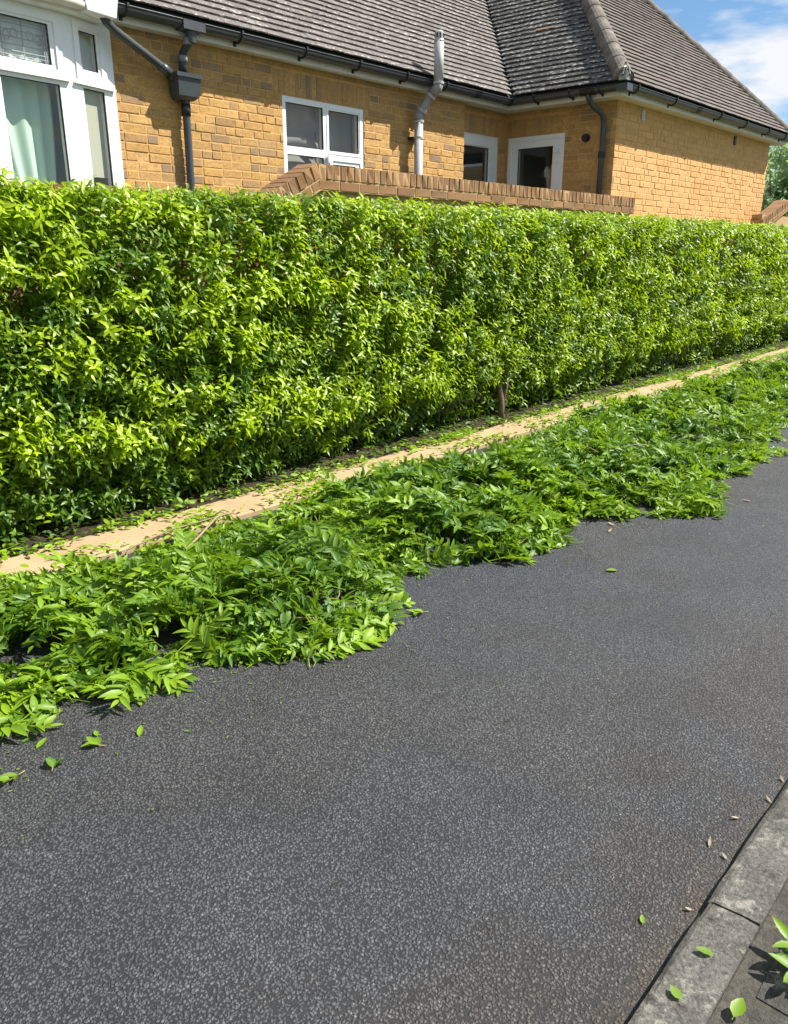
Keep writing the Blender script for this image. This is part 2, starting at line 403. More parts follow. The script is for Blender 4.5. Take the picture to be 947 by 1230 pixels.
for s_ in range(3):
    rr = random.Random(s_); m = MB(); v = []; w, h = .59, .44; nx, ny = 6, 5
    for j in range(ny):
        for i in range(nx):
            e = i in (0, nx-1) or j in (0, ny-1)
            v.append((w*i/(nx-1)+(rr.uniform(-.004, .004) if e else 0), h*j/(ny-1)+(rr.uniform(-.004, .004) if e else 0), (.002 if e else .008)+rr.uniform(-.0015, .0015)))
    f = [(j*nx+i, j*nx+i+1, (j+1)*nx+i+1, (j+1)*nx+i) for j in range(ny-1) for i in range(nx-1)]
    ed = [i for i in range(nx)] + [(j*nx+nx-1) for j in range(1, ny)] + [((ny-1)*nx+i) for i in range(nx-2, -1, -1)] + [j*nx for j in range(ny-2, 0, -1)]
    o0 = len(v); v += [(v[k][0], v[k][1], -.03) for k in ed]
    f += [(ed[k], o0+k, o0+(k+1) % len(ed), ed[(k+1) % len(ed)]) for k in range(len(ed))]
    m.add(v, f); sm.append(m.mesh('paving_slab', M['slab']))
for r_ in range(7):
    y = .284-.45*(r_+1)
    for i in range(20):
        o = link('paving_slab', sm[(i+r_) % 3], pav); o.location = (-3+.6*i+(.33 if r_ % 2 else .0)+.32, y+.012, .0335); o.rotation_euler = (random.uniform(-.004, .004), random.uniform(-.004, .004), 0)

# tan edging strip: one long wavering slab
def edging():
    m = MB(); xs = np.arange(-4, 40, .12); v = []; rr = random.Random(4)
    for x in xs:
        nf = mnoise.noise(Vector((x*.8, 0, 3)))*.02 + mnoise.noise(Vector((x*5, 0, 9)))*.006; nb = mnoise.noise(Vector((x*1.3, 7, 3)))*.03 + mnoise.noise(Vector((x*6, 2, 9)))*.012
        v += [(x, 3.86+nf, -.02), (x, 3.862+nf, .028), (x, 3.875+nf, .036), (x, 4.0, .038), (x, 4.20+nb, .036), (x, 4.225+nb, -.02)]
    f = []
    for i in range(len(xs)-1):
        for k in range(5): f.append((i*6+k, (i+1)*6+k, (i+1)*6+k+1, i*6+k+1))
    m.add(v, [q for q in f]); return m.build('edging_strip', M['strip'], kind='structure')
edging()
def soilbed():
    nx, ny = 360, 10; v = []; f = []
    for j in range(ny):
        for i in range(nx):
            x = -4+.12*i; y = 4.10+.66*j/(ny-1)
            v.append((x, y, .02+.05*j/(ny-1)*1.2+mnoise.noise(Vector((x*6, y*6, 0)))*.014 - (.02 if j == 0 else 0)))
    for j in range(ny-1):
        for i in range(nx-1): f.append((j*nx+i, j*nx+i+1, (j+1)*nx+i+1, (j+1)*nx+i))
    MB().add(v, f).build('soil_bed', M['soil'], kind='structure')
soilbed()
MB().box((-6, 4.97, -.5), (45, 40, .86)).build('raised_garden', M['lawn'], kind='structure')

# ------------------------------------------------------------------ garden wall
GY = 4.75
gw = empty('garden_wall', 'low brown brick garden wall ramping up behind the hedge, with brick on edge coping', 'wall', (2, GY, 0)); gw.location = (0, 0, 0)
GX = lambda m: m
top_low, top_hi = 1.975, 2.235
core = MB()
core.box((-4, GY+.03, -.05), (4.45, GY+.2, top_low-.115)); core.box((4.45, GY+.031, -.05), (9.72, GY+.201, top_hi-.115))
core.box((9.72, GY+.03, -.05), (14.5, GY+.2, 1.77)); core.box((14.5, GY+.031, -.05), (22, GY+.201, 2.2))
gwc = core.build('wall_core', M['gmortar'], gw); gwc.name = 'mortar_core'
B = Bricks()
B.wall((-4, GY+.02, 0), 0, 8.0, .0, 1.80, tag=0, seed=3)
B.wall((4.0, GY+.02, 0), 0, 5.72, .0, 2.03, tag=0, seed=4)
B.wall((9.72, GY+.02, 0), 0, 4.8, .0, 1.72, tag=0, seed=5)
B.wall((14.52, GY+.02, 0), 0, 7.4, .0, 1.9, tag=0, seed=6)
def band(x0, x1, top, seed):      # projecting stretcher course and the brick-on-edge coping above it
    rr = random.Random(seed); x = x0
    while x < x1-.05:
        w = min(.215, x1-x); B.sp.append((Matrix.Translation((x+w/2, GY-.012, top-.1475)), w, .065, 0)); x += w+.01
    n = int((x1-x0)/.075)
    for i in range(n):
        B.sp.append((Matrix.Translation((x0+(i+.5)*(x1-x0)/n, GY-.016+rr.uniform(-.003, .003), top-.0535+rr.uniform(-.002, .002))) @ Matrix.Rotation(math.pi/2+rr.uniform(-.015, .015), 4, 'Y'), .1065, .064, 1))
band(-4, 3.93, top_low, 1); band(4.44, 9.72, top_hi, 2); band(9.9, 14.4, 1.9, 3); band(15.6, 22, 2.47, 9)
def ramp(xa, za, xb, zb, n):
    ang = math.atan2(zb-za, xb-xa); L = math.hypot(xb-xa, zb-za)
    for i in range(n):
        t = (i+.5)/n; px, pz = xa+(xb-xa)*t, za+(zb-za)*t
        m = Matrix.Translation((px, GY-.016, pz)) @ Matrix.Rotation(-ang, 4, 'Y') @ Matrix.Translation((0, random.uniform(-.003, .003), -.0535))
        B.sp.append((m @ Matrix.Rotation(math.pi/2, 4, 'Y'), .1065, L/n-.01, 1))
    for i in range(int(L/.225)+1):
        t = min(1, (i+.5)*.225/L); px, pz = xa+(xb-xa)*t, za+(zb-za)*t
        m = Matrix.Translation((px, GY-.012, pz)) @ Matrix.Rotation(-ang, 4, 'Y') @ Matrix.Translation((0, 0, -.1475))
        B.sp.append((m, min(.21, L), .06, 0))
    cc = MB(); a = Matrix.Translation(((xa+xb)/2, GY+.03, (za+zb)/2)) @ Matrix.Rotation(-ang, 4, 'Y'); cc.xbox(a, (-L/2-.03, -.038, -.19), (L/2+.03, .166, -.1)); cc.xbox(a, (-L/2, -.039, -.104), (L/2, .166, -.005)); cc.build('mortar_core', M['gmortar'], gw)
ramp(3.90, top_low, 4.42, top_hi+.005, 7)
ramp(14.45, 2.12, 15.6, 2.47, 15)
cc = MB()
for x0, x1, tp in ((-4, 3.93, top_low), (4.44, 9.72, top_hi), (9.9, 14.4, 1.9), (15.6, 22, 2.47)):
    cc.box((x0, GY-.0075, tp-.186), (x1, GY+.19, tp-.104)); cc.box((x0+.004, GY-.0105, tp-.104), (x1-.004, GY+.191, tp-.004))
cc.build('coping_mortar', M['gmortar'], gw)
# coping bricks run through the wall: deeper units
def deep(s):
    m, w, h, tg = s; p = m.to_translation(); return m, p, w, h, tg
class GB(Bricks): pass
def build_gw():
    def score(s):
        p = s[0].to_translation(); vis = 1 if p.z > 1.93 and p.x > 1.5 and p.x < 9.8 else (.5 if p.z > .2 and 1.2 < p.x < 6 else 0)
        return vis*(s[1]*s[2])**.5/(p-CAM).length if vis else 0
    # tag 1 = coping (depth 215)
    for tg, dep, lim in ((1, 4.2, 92), (0, 2.0, 205)):
        b = Bricks(); b.sp = [(m, w, h, tg) for (m, w, h, t) in B.sp if t == tg]
        b.build({tg: gw}, {tg: M['gbrick']}, score, lim, dep)
build_gw()

# ------------------------------------------------------------------ bungalow
H = empty('bungalow', 'yellow brick bungalow with tiled hipped roof standing behind the hedge and garden wall', 'house', (5, 7, .86))
H.location = (0, 0, 0)
YM, YR, XE, YE, XR, XW = 6.68, 6.78, 9.88, 5.15, 15.53, 8.80
ZT = 3.40
# openings
WIN = (5.79, 6.965, 1.92, 3.093)
RWIN = (8.83, 9.70, 1.92, 3.075)
DOOR = (5.87, 6.745, .92, 3.075)     # along y on the wall x = XE
BAYX = (1.10, 3.945)
wl = MB()
for a, b in (((-2.2, YM+.0035, .8), (1.1, YM+.26, ZT)), ((3.95, YM+.0035, .8), (WIN[0], YM+.26, ZT)), ((WIN[0], YM+.0045, WIN[3]), (WIN[1], YM+.259, ZT-.001)),
             ((WIN[0], YM+.0045, .8), (WIN[1], YM+.259, WIN[2])), ((WIN[1], YM+.0035, .8), (XW-.008, YM+.26, ZT)),
             ((XW-.02, YR+.0035, RWIN[3]), (XE+.1, YR+.259, ZT-.002)), ((XW-.02, YR+.0035, .8), (XE+.1, YR+.259, RWIN[2])), ((RWIN[1], YR+.0045, RWIN[2]), (XE+.1, YR+.258, RWIN[3])), ((1.1, YM+.03, 3.36), (3.95, YM+.258, ZT-.002))):
    wl.box(a, b)
main_wall = wl.build('wall', M['mortar'], H); main_wall['label'] = 'front wall of weathered yellow stock bricks'
w2 = MB()
for a, b in (((XE+.0035, YE+.004, .8), (XE+.26, DOOR[0], ZT)), ((XE+.0045, DOOR[0], DOOR[3]), (XE+.259, DOOR[1], ZT-.001)), ((XE+.0035, DOOR[1], .8), (XE+.26, YR+.0035, ZT))):
    w2.box(a, b)
side_wall = w2.build('wall', M['mortar'], H); side_wall['label'] = 'shaded side wall of the extension'
w3 = MB(); w3.box((XE+.26, YE+.004, .8), (XR-.012, YE+.26, ZT)); w3.box((XR-.26, YE+.26, .8), (XR-.012, 12, ZT)); w3.box((-2.2, 6.95, .8), (-2.1, 12, ZT)); w3.box((-2.2, 12, .8), (XR-.012, 12.2, ZT))
ext_wall = w3.build('wall', M['mortar_clean'], H); ext_wall['label'] = 'sunlit orange yellow wall of the extension'
HB = Bricks()
HB.wall((-2.2, YM, .0), 0, 3.3, .86, 3.40, tag=0, seed=21)
sol = (WIN[0]-.12, WIN[1]+.10, WIN[3]+.005, WIN[3]+.225)
HB.wall((3.95, YM, 0), 0, XW-3.95, .86, 3.40, holes=[(WIN[0]-3.95, WIN[1]-3.95, WIN[2], WIN[3]), (sol[0]-3.95, sol[1]-3.95, sol[2], sol[3])], tag=0, seed=22)
HB.soldiers((0, YM, 0), 0, sol[0], sol[1], sol[2], sol[3])
rs = (XW, 9.76, RWIN[3]+.005, RWIN[3]+.225)
HB.wall((XW, YR, 0), 0, XE-XW, .86, 3.40, holes=[(RWIN[0]-XW-.05, RWIN[1]-XW, RWIN[2], RWIN[3]), (rs[0]-XW, rs[1]-XW, rs[2], rs[3])], tag=0, seed=23)
HB.soldiers((0, YR, 0), 0, rs[0], rs[1], rs[2], rs[3])
dh = (YR-DOOR[1], YR-DOOR[0])
HB.wall((XE, YR, 0), -math.pi/2, YR-YE, .86, 3.40, holes=[(dh[0], dh[1], DOOR[2], DOOR[3]), (dh[0]-.02, dh[1]+.04, DOOR[3]+.005, DOOR[3]+.225)], tag=1, seed=24)
HB.soldiers((XE, YR, 0), -math.pi/2, dh[0]-.02, dh[1]+.04, DOOR[3]+.005, DOOR[3]+.225, tag=1)
HB.wall((XE+.001, YE, 0), 0, XR-XE, .86, 3.40, tag=2, seed=25)
def hscore(s):
    p = s[0].to_translation(); 
    if p.z < 2.1 or p.x < 3.9 or s[3] == 2: return 0
    return (s[1]*s[2])**.5/(p-CAM).length*(1.25 if s[3] == 1 else 1)
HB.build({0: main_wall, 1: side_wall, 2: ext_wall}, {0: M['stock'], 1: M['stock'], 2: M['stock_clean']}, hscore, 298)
# right side wall bricks (facing +X) kept joined
# interior
inn = MB()
for a, b in (((-2.1, 9.4, .95), (9.8, 9.5, 3.3)), ((-2.1, 6.95, .9), (9.8, 9.4, .95)), ((-2.1, 6.96, 3.3), (9.8, 9.5, 3.34)), ((4.6, 6.95, .95), (4.7, 9.4, 3.3)), ((8.1, 6.95, .95), (8.2, 9.4, 3.3)), ((XE+.26, 7.2, .95), (XR-.3, 7.3, 3.3)), ((XE+.26, 5.5, .9), (XR-.3, 7.2, .95)), ((XE+.2, 5.46, 3.3), (XR-.3, 7.3, 3.34)), ((12.2, 5.5, .95), (12.3, 7.2, 3.3))): inn.box(a, b)
inn.build('interior_wall', M['wallin'], H)

# ---- window maker in a local frame: x right, y into the house, z up; origin at left bottom outer face
def fbar(m, T, a, b): m.xbox(T, a, b)
def framed(T, w, h, panes, bar, parent, name='window', label=None, depth=.06, sash=()):
    """panes: (x0,x1,z0,z1) glass rects; frame is everything else, built from bars"""
    f = MB(); xs = sorted({0, w, *[p[0] for p in panes], *[p[1] for p in panes]})
    # cells
    zs = sorted({0, h, *[p[2] for p in panes], *[p[3] for p in panes]})
    for i in range(len(xs)-1):
        # vertical runs merged
        run = None
        for k in range(len(zs)-1):
            cx, cz = (xs[i]+xs[i+1])/2, (zs[k]+zs[k+1])/2
            inside = any(p[0] < cx < p[1] and p[2] < cz < p[3] for p in panes)
            if not inside:
                if run is None: run = zs[k]
            if inside or k == len(zs)-2:
                end = zs[k] if inside else zs[k+1]
                if run is not None:
                    f.xbox(T, (xs[i], 0, run), (xs[i+1], depth, end)); run = None
    for (x0, x1, z0, z1, t, p) in sash:      # raised sash borders t wide, standing p proud
        for a, b in (((x0, -p, z0), (x1, .002, z0+t)), ((x0, -p, z1-t), (x1, .002, z1)), ((x0, -p, z0+t), (x0+t, .002, z1-t)), ((x1-t, -p, z0+t), (x1, .002, z1-t))): f.xbox(T, a, b)
    fo = f.build(name, M['white'], parent)
    if label: fo['label'] = label
    for (x0, x1, z0, z1) in panes:
        g = MB(); g.xbox(T, (x0, .022, z0), (x1, .028, z1)); g.build('pane', M['glass'], fo)
        s = MB(); t = .006
        for a, b in (((x0, .008, z0), (x1, .02, z0+t)), ((x0, .008, z1-t), (x1, .02, z1)), ((x0, .008, z0+t), (x0+t, .02, z1-t)), ((x1-t, .008, z0+t), (x1, .02, z1-t))): s.xbox(T, a, b)
        s.build('seal', M['rubber'], fo)
    return fo
T0 = Matrix.Translation((WIN[0], YM+.012, WIN[2]))
tz = 2.604-WIN[2]; w_, h_ = WIN[1]-WIN[0], WIN[3]-WIN[2]
mainw = framed(T0, w_, h_, [(.05, .565, tz+.03, h_-.055), (.645, w_-.075, tz+.03, h_-.065), (.05, .565, .05, tz-.045), (.69, w_-.13, .06, tz-.10)], .05, H, label='white four pane kitchen window above the brick wall',
               sash=[(.61, w_-.03, .02, tz-.03, .035, .012), (.61, w_-.03, tz+.0, h_-.02, .03, .006)])
MB().xbox(T0, (.60, -.035, tz-.09), (.66, -.012, tz-.015)).build('handle', M['white'], mainw)
MB().box((WIN[0]-.03, YM-.04, WIN[2]-.05), (WIN[1]+.03, YM+.05, WIN[2]-.002)).build('sill', M['white'], mainw)
T1 = Matrix.Translation((RWIN[0]-.04, YR+.015, RWIN[2])); w_, h_ = RWIN[1]-RWIN[0]+.04, RWIN[3]-RWIN[2]
framed(T1, w_, h_, [(.12, w_-.20, .12, h_-.15)], .05, H, label='shaded white window in the recess', sash=[(.06, w_-.14, .06, h_-.09, .05, .014)])
# door
T2 = Matrix.Translation((XE+.015, DOOR[1], DOOR[2])) @ Matrix.Rotation(-math.pi/2, 4, 'Z'); w_, h_ = DOOR[1]-DOOR[0], DOOR[3]-DOOR[2]
door = framed(T2, w_, h_, [(.155, .70, .35, h_-.14)], .05, H, name='door', label='white half glazed back door standing in the shaded side wall', sash=[(.0, w_, .0, h_, .05, .012)])
hd = MB(); hd.xbox(T2, (w_-.125, -.02, 1.80), (w_-.09, .0, 2.02)); hd.xbox(T2, (w_-.13, -.05, 1.93), (w_-.07, -.03, 1.955)); hd.build('handle', M['white'], door)
# ---- bow window
BP = [(3.945, 6.66), (3.498, 6.539), (2.85, 6.482), (2.20, 6.482), (1.55, 6.54), (1.10, 6.66)]
bay = MB(); bay.add([(x, y-.03, 1.75) for x, y in BP]+[(x, y-.03, 1.70) for x, y in BP]+[(1.1, 6.95, 1.75), (3.95, 6.95, 1.75)], [(5, 4, 3, 2, 1, 0, 13, 12)]+[(i, i+1, i+7, i+6) for i in range(5)])
ba = bay.build('bay_window', M['white'], H); ba['label'] = 'white bow window with leaded top light and green curtain'
ZB = 1.75; ZTOP = 3.365
for i in range(5):
    a = Vector((*BP[i+1], ZB)); b = Vector((*BP[i], ZB)); d = b-a; L = math.hypot(d.x, d.y); ang = math.atan2(d.y, d.x)
    T = Matrix.Translation(a) @ Matrix.Rotation(ang, 4, 'Z'); h = ZTOP-ZB
    tr = 2.905-ZB
    if i == 0: pn = [(.115, L-.125, .06, 2.852-ZB), (.125, L-.165, tr+.08, 3.26-ZB)]; ss = [(.06, L-.09, tr+.0, 3.325-ZB, .05, .014)]
    elif i == 4: pn = [(.115, L-.125, .06, 2.852-ZB), (.125, L-.165, tr+.08, 3.26-ZB)]; ss = []
    else: pn = [(.07, L-.105, .06, 2.84-ZB), (.085, L-.15, tr+.06, 3.245-ZB)]; ss = [(.03, L-.06, tr-.02, 3.315-ZB, .05, .014)]
    f = MB(); xs = sorted({0, L, pn[0][0], pn[0][1], pn[1][0], pn[1][1]})
    fo = framed(T, L, h, pn, .05, ba, name='frame', sash=ss)
    dr = MB(); dr.xbox(T, (.02, -.03, tr-.035), (L-.02, .0, tr-.02)); dr.build('drip_bar', M['white'], ba)
    if i in (1, 2):
        x0, x1, z0, z1 = pn[1]; le = MB()
        W_ = x1-x0; Hh = z1-z0
        for u in (.06, .10, .5, .90, .94): le.xbox(T, (x0+W_*u-.003, .016, z0), (x0+W_*u+.003, .021, z1))
        for q in (.10, .2, .35, .52, .69, .84, .92): le.xbox(T, (x0, .016, z0+Hh*q-.003), (x1, .021, z0+Hh*q+.003))
        for (u, q) in ((.2, .55), (.35, .62), (.65, .62), (.8, .55)):
            c = T @ Vector((x0+W_*u, .018, z0+Hh*q)); 
            pts = [T @ Vector((x0+W_*u+.028*math.cos(t*math.pi/3), .018, z0+Hh*q+.035*math.sin(t*math.pi/3))) for t in range(7)]
            le.tube(pts, .003, 4, False)
        le.build('lead_work', M['lead'], ba)
# bow eaves: soffit board and pale gutter
eb = MB(); OUT = [(x, y-.10) for x, y in BP]
OUT[0] = (3.80, 6.52)
eb.add([(x, y, 3.345) for x, y in OUT]+[(x, y, 3.44) for x, y in OUT]+[(1.1, 6.69, 3.345), (3.83, 6.69, 3.345), (1.1, 6.69, 3.44), (3.83, 6.69, 3.44)],
       [(i, i+1, i+7, i+6) for i in range(5)]+[(5, 4, 3, 2, 1, 0, 13, 12), (6, 7, 8, 9, 10, 11, 14, 15), (0, 6, 15, 13)])
eb.build('bay_cornice', M['white'], ba)
gm = MB(); gp = [(x, y-.045, 3.40) for x, y in OUT[1:]]; gp = [(3.62, 6.40, 3.40)]+gp; gm.tube(gp, .042, 10); gm.tube([(3.20, 6.350, 3.40), (3.27, 6.356, 3.40)], .049, 10)
gm.build('bay_gutter', M['cream'], ba, smooth=True)
blk = MB(); blk.add([(3.60, 6.36, 3.36), (3.84, 6.36, 3.345), (3.84, 6.60, 3.345), (3.60, 6.60, 3.36), (3.56, 6.34, 3.50), (3.86, 6.34, 3.50), (3.86, 6.60, 3.50), (3.56, 6.60, 3.50)], [(0,3,2,1),(4,5,6,7),(0,1,5,4),(1,2,6,5),(2,3,7,6),(3,0,4,7)])
blk.build('eaves_block', M['white'], ba)
# flat lead roof of the bow tucked under the eaves is hidden by the gutter
# blinds and curtains (hang inside: things of their own)
def drape(name, mat, T, x0, x1, z0, z1, folds, amp, label, cat, shape=None, nx=60, nz=24, wave=0):
    v = []; f = []
    for j in range(nz+1):
        t = j/nz; z = z1+(z0-z1)*t
        for i in range(nx+1):
            s = i/nx; a, b = (x0, x1) if shape is None else shape(t)
            x = a+(b-a)*s
            y = amp*math.sin(folds*2*math.pi*s+ (1.5*math.sin(2*s*math.pi)))
            zz = z
            if wave: zz -= wave*math.sin(math.pi*s)*(1 if t > .05 else 0); y = amp*math.sin(folds*2*math.pi*(t+.25*math.sin(math.pi*s)))
            v.append(T @ Vector((x, y, zz)))
    for j in range(nz):
        for i in range(nx): k = j*(nx+1)+i; f.append((k, k+1, k+nx+2, k+nx+1))
    o = MB().add(v, f).build(name, mat, smooth=True); return tag(o, label, cat)
TA = Matrix.Translation((2.79, 6.64, 0)) @ Matrix.Rotation(R(5), 4, 'Z')
drape('curtain', M['curtain'], TA, 0, .56, 1.7, 3.35, 5, .016, 'pale green curtain tied back inside the white bow window', 'curtain',
      shape=lambda t: (-.06+.42*max(0, (t-.2))**1.3*.9, .60-.10*max(0, t-.4)**1.5*2))
drape('blind', M['blind'], Matrix.Translation((3.515, 6.605, 0)) @ Matrix.Rotation(R(15), 4, 'Z'), 0, .40, 2.20, 3.34, 1, .002, 'plain beige blind lowered behind the narrow side light of the bow window', 'blind')
drape('lace_curtain', M['lace'], Matrix.Translation((2.86, 6.535, 0)) @ Matrix.Rotation(R(5), 4, 'Z'), .02, .60, 2.90, 3.33, 6, .006, 'pale lace net across the leaded top light of the bow window', 'curtain')
drape('net_curtain', M['net'], Matrix.Translation((WIN[0]+.02, YM+.16, 0)), 0, .58, 2.25, 3.09, 3.5, .03, 'swagged net curtain behind the left half of the four pane window', 'curtain', nz=60, wave=.16)
drape('net_curtain', M['net'], Matrix.Translation((WIN[0]+.62, YM+.19, 0)), 0, .55, 2.0, 3.09, 2, .02, 'straight net curtain behind the right half of the four pane window', 'curtain')

# ---- eaves: fascia, soffit
YF, XF, YFE, XFR = 6.54, 9.578, 4.95, 15.70
ea = MB()
ea.box((-2.3, YF, 3.372), (XF+.02, YF+.022, 3.50)); ea.box((XF, YFE, 3.371), (XF+.022, YF+.021, 3.501)); ea.box((XF+.022, YFE-.001, 3.372), (XFR-.02, YFE+.02, 3.50)); ea.box((XFR-.02, YFE-.002, 3.371), (XFR, 12.2, 3.501))
fa = ea.build('fascia', M['fascia'], H)
so_ = MB(); so_.box((-2.3, YF+.022, 3.382), (XF+.03, YR+.05, 3.398)); so_.box((XF+.03, YFE+.02, 3.3815), (XE+.05, YR+.05, 3.3985)); so_.box((XE+.05, YFE+.02, 3.3825), (XFR-.02, YE+.05, 3.3975)); so_.box((XR-.05, YE+.05, 3.381), (XFR-.02, 12.2, 3.399))
so_.build('soffit', M['fascia'], H)
# ---- gutters (half round with lip)
def gprof(c, ax, z, r=.058, n=12):
    """profile points in the plane normal to the run; c = centre across, ax: 0 -> run along x (across = y), 1 -> run along y (across = x)"""
    out = []
    for k in range(n+1):
        t = math.pi+math.pi*k/n; out.append((c+r*math.cos(t), z+r*math.sin(t)))
    out.append((c+r+.0, z+.006)); out = [(c-r-.003, z+.008), (c-r-.006, z)] + out
    inner = [(c+(r-.005)*math.cos(math.pi+math.pi*k/n), z+(r-.005)*math.sin(math.pi+math.pi*k/n)+.003) for k in range(n, -1, -1)]
    return out+inner
def gutter_run(name, kind, a, b, c0, c1, z, parent, sgn=1):
    m = MB()
    pa, pb = [], []
    P = gprof(0, 0, 0)
    for (u, w) in P:
        if kind == 'x': pa.append((a+(0), c0+u, z+w)); pb.append((b, c1+u, z+w))
        else: pa.append((c0+u*sgn, a, z+w)); pb.append((c1+u*sgn, b, z+w))
    m.sweep(None, pa, pb)
    return m
ZG = 3.468
yg, xg, yge = 6.478, 9.516, 4.893
m = gutter_run('gutter', 'x', -2.3, xg, yg, yg, ZG, H)
g1 = m.build('gutter', M['gutter'], H, smooth=True)
m = gutter_run('gutter', 'y', yg, yge, xg, xg, ZG-.001, H); g2 = m.build('gutter', M['gutter'], H, smooth=True)
m = gutter_run('gutter', 'x', xg, XFR+.06, yge, yge, ZG+.001, H); g3 = m.build('gutter', M['gutter'], H, smooth=True)
m = MB()
def clip_mesh():
    m = MB(); pts = [(0, -.066*math.cos(t), -.066*math.sin(t)) for t in [math.pi*k/10 for k in range(-1, 9)]]
    m.tube([(p[0], p[1], p[2]) for p in pts], .007, 6); m.box((-.012, .045, -.085), (.012, .062, .0)); m.box((-.01, -.078, -.006), (.01, -.058, .022)); return m.mesh('bracket', M['clip'])
cmesh = clip_mesh()
def clip(parent, x, y, rz): o = link('bracket', cmesh, parent); o.location = (x, y, ZG); o.rotation_euler = (0, 0, rz)
for x in (-1.6, -.8, 0, .8, 1.6, 2.4, 3.2, 3.98, 5.12, 5.9, 6.65, 7.4, 8.1): clip(g1, x, yg, 0)
for y in (6.1, 5.6, 5.2): clip(g2, xg, y, -math.pi/2)
for x in (9.75, 10.85, 12.40, 13.42, 14.45, 15.3): clip(g3, x, yge, 0)
def union(parent, kind, c, y, w=.11):
    m = MB(); P = [(u*1.10, v_*1.10) for u, v_ in gprof(0, 0, 0)[:15]]
    if kind == 'x': a = [(c-w/2, y+u, ZG+v_) for u, v_ in P]; b = [(c+w/2, y+u, ZG+v_) for u, v_ in P]
    else: a = [(y+u, c-w/2, ZG+v_) for u, v_ in P]; b = [(y+u, c+w/2, ZG+v_) for u, v_ in P]
    m.sweep(None, a, b); m.build('union', M['clip'], parent, smooth=True)
union(g1, 'x', 8.74, yg); union(g3, 'x', 11.65, yge); union(g2, 'y', 5.36, xg, .2)
union(g1, 'x', xg-.06, yg, .10); union(g3, 'x', xg+.06, yge, .12)
m = MB(); m.xbox(Matrix.Translation((xg, yge, ZG-.03)), (-.07, -.07, -.038), (.07, .07, .036)); m.build('corner_piece', M['gutter'], g3)
# outlet above the hopper pipe
m = MB(); m.box((4.50, yg-.066, ZG-.064), (4.72, yg+.06, ZG+.008)); m.tube([(4.61, yg, ZG-.05), (4.61, yg, ZG-.15)], [.05, .04], 12); m.build('outlet', M['gutter'], g1)
# ---- downpipes
def pipe(pts, r, name, mat, parent, rad=.05, n=14):
    m = MB(); m.tube(rounded(pts, rad, 5), r, n); return m.build(name, mat, parent, smooth=True)
dp = pipe([(4.61, yg, ZG-.12), (4.60, yg+.01, 3.33), (4.585, 6.60, 3.24), (4.585, 6.60, 3.10)], .034, 'downpipe', M['gutter'], H)
for z in (3.355, 3.235):
    m = MB(); m.tube([(4.59, 6.50 if z > 3.3 else 6.585, z), (4.59, 6.50 if z > 3.3 else 6.59, z-.05)], .040, 14); m.build('collar', M['joint'], dp, smooth=True)
dp2 = pipe([(4.60, 6.60, 2.93), (4.60, 6.615, 2.80), (4.60, 6.625, 2.1), (4.60, 6.63, .9)], .034, 'downpipe', M['gutter'], H)
m = MB(); m.tube([(4.60, 6.615, 2.86), (4.60, 6.617, 2.76)], .041, 14); m.build('collar', M['clip'], dp2, smooth=True)
dp3 = pipe([(3.80, 6.46, 3.37), (3.80, 6.46, 3.335), (3.90, 6.50, 3.295), (4.43, 6.585, 3.085), (4.50, 6.595, 3.03)], .033, 'waste_pipe', M['gutter'], H, .04)
m = MB(); m.tube([(3.80, 6.46, 3.395), (3.80, 6.46, 3.345)], .042, 14); m.build('collar', M['gutter'], dp3, smooth=True); MB().tube([(4.34, 6.572, 3.12), (4.44, 6.588, 3.08)], .040, 14).build('collar', M['gutter'], dp3, smooth=True)
# hopper: tapered box with rim
hp = MB(); c = (4.585, 6.575)
def hop(zs):
    o = []
    for z, wx, wy in zs: o.append([(c[0]-wx, 6.665-2*wy, z), (c[0]+wx, 6.665-2*wy, z), (c[0]+wx, 6.665, z), (c[0]-wx, 6.665, z)])
    v = [p for r in o for p in r]; f = []
    for i in range(len(o)-1):
        for k in range(4): f.append((i*4+k, i*4+(k+1) % 4, (i+1)*4+(k+1) % 4, (i+1)*4+k))
    f.append((3, 2, 1, 0)); return v, f
v, f = hop([(2.88, .07, .05), (2.91, .105, .07), (3.05, .118, .08), (3.052, .132, .087), (3.085, .134, .088), (3.085, .122, .082), (3.05, .115, .078)])
hp.add(v, f); hp.build('hopper', M['gutter'], H)
# extension downpipe with swan neck
dpe = pipe([(xg, 5.36, ZG-.05), (xg, 5.36, 3.37), (9.60, 5.345, 3.30), (9.79, 5.295, 3.22), (9.815, 5.29, 3.12), (9.815, 5.29, .9)], .033, 'downpipe', M['gutter'], H, .07)
m = MB(); m.tube([(9.815, 5.29, 2.80), (9.815, 5.29, 2.73)], .041, 14); m.build('collar', M['clip'], dpe)
# round light / vent on side wall
m = MB(); m.tube([(9.88, 5.55, 2.985), (9.85, 5.55, 2.985), (9.815, 5.55, 2.985)], [.05, .05, .038], 16); o = m.build('wall_lamp', M['clip'], H)
m = MB(); m.tube([(9.885, 5.63, 2.97), (9.868, 5.63, 2.97)], .012, 8); m.build('cable_plug', M['cream'], H)
for x, z, mt in ((10.57, 3.285, M['flue']), (13.86, 3.285, M['clip'])):
    m = MB(); m.box((x-.045, YE-.016, z-.065), (x+.045, YE+.01, z+.065)); v = m.build('air_vent', mt, H)
    s = MB()
    for k in range(4): s.box((x-.03, YE-.022, z-.05+.028*k), (x+.03, YE-.0165, z-.038+.028*k))
    s.build('louvre', M['cream'] if mt is M['flue'] else M['gutter'], v)
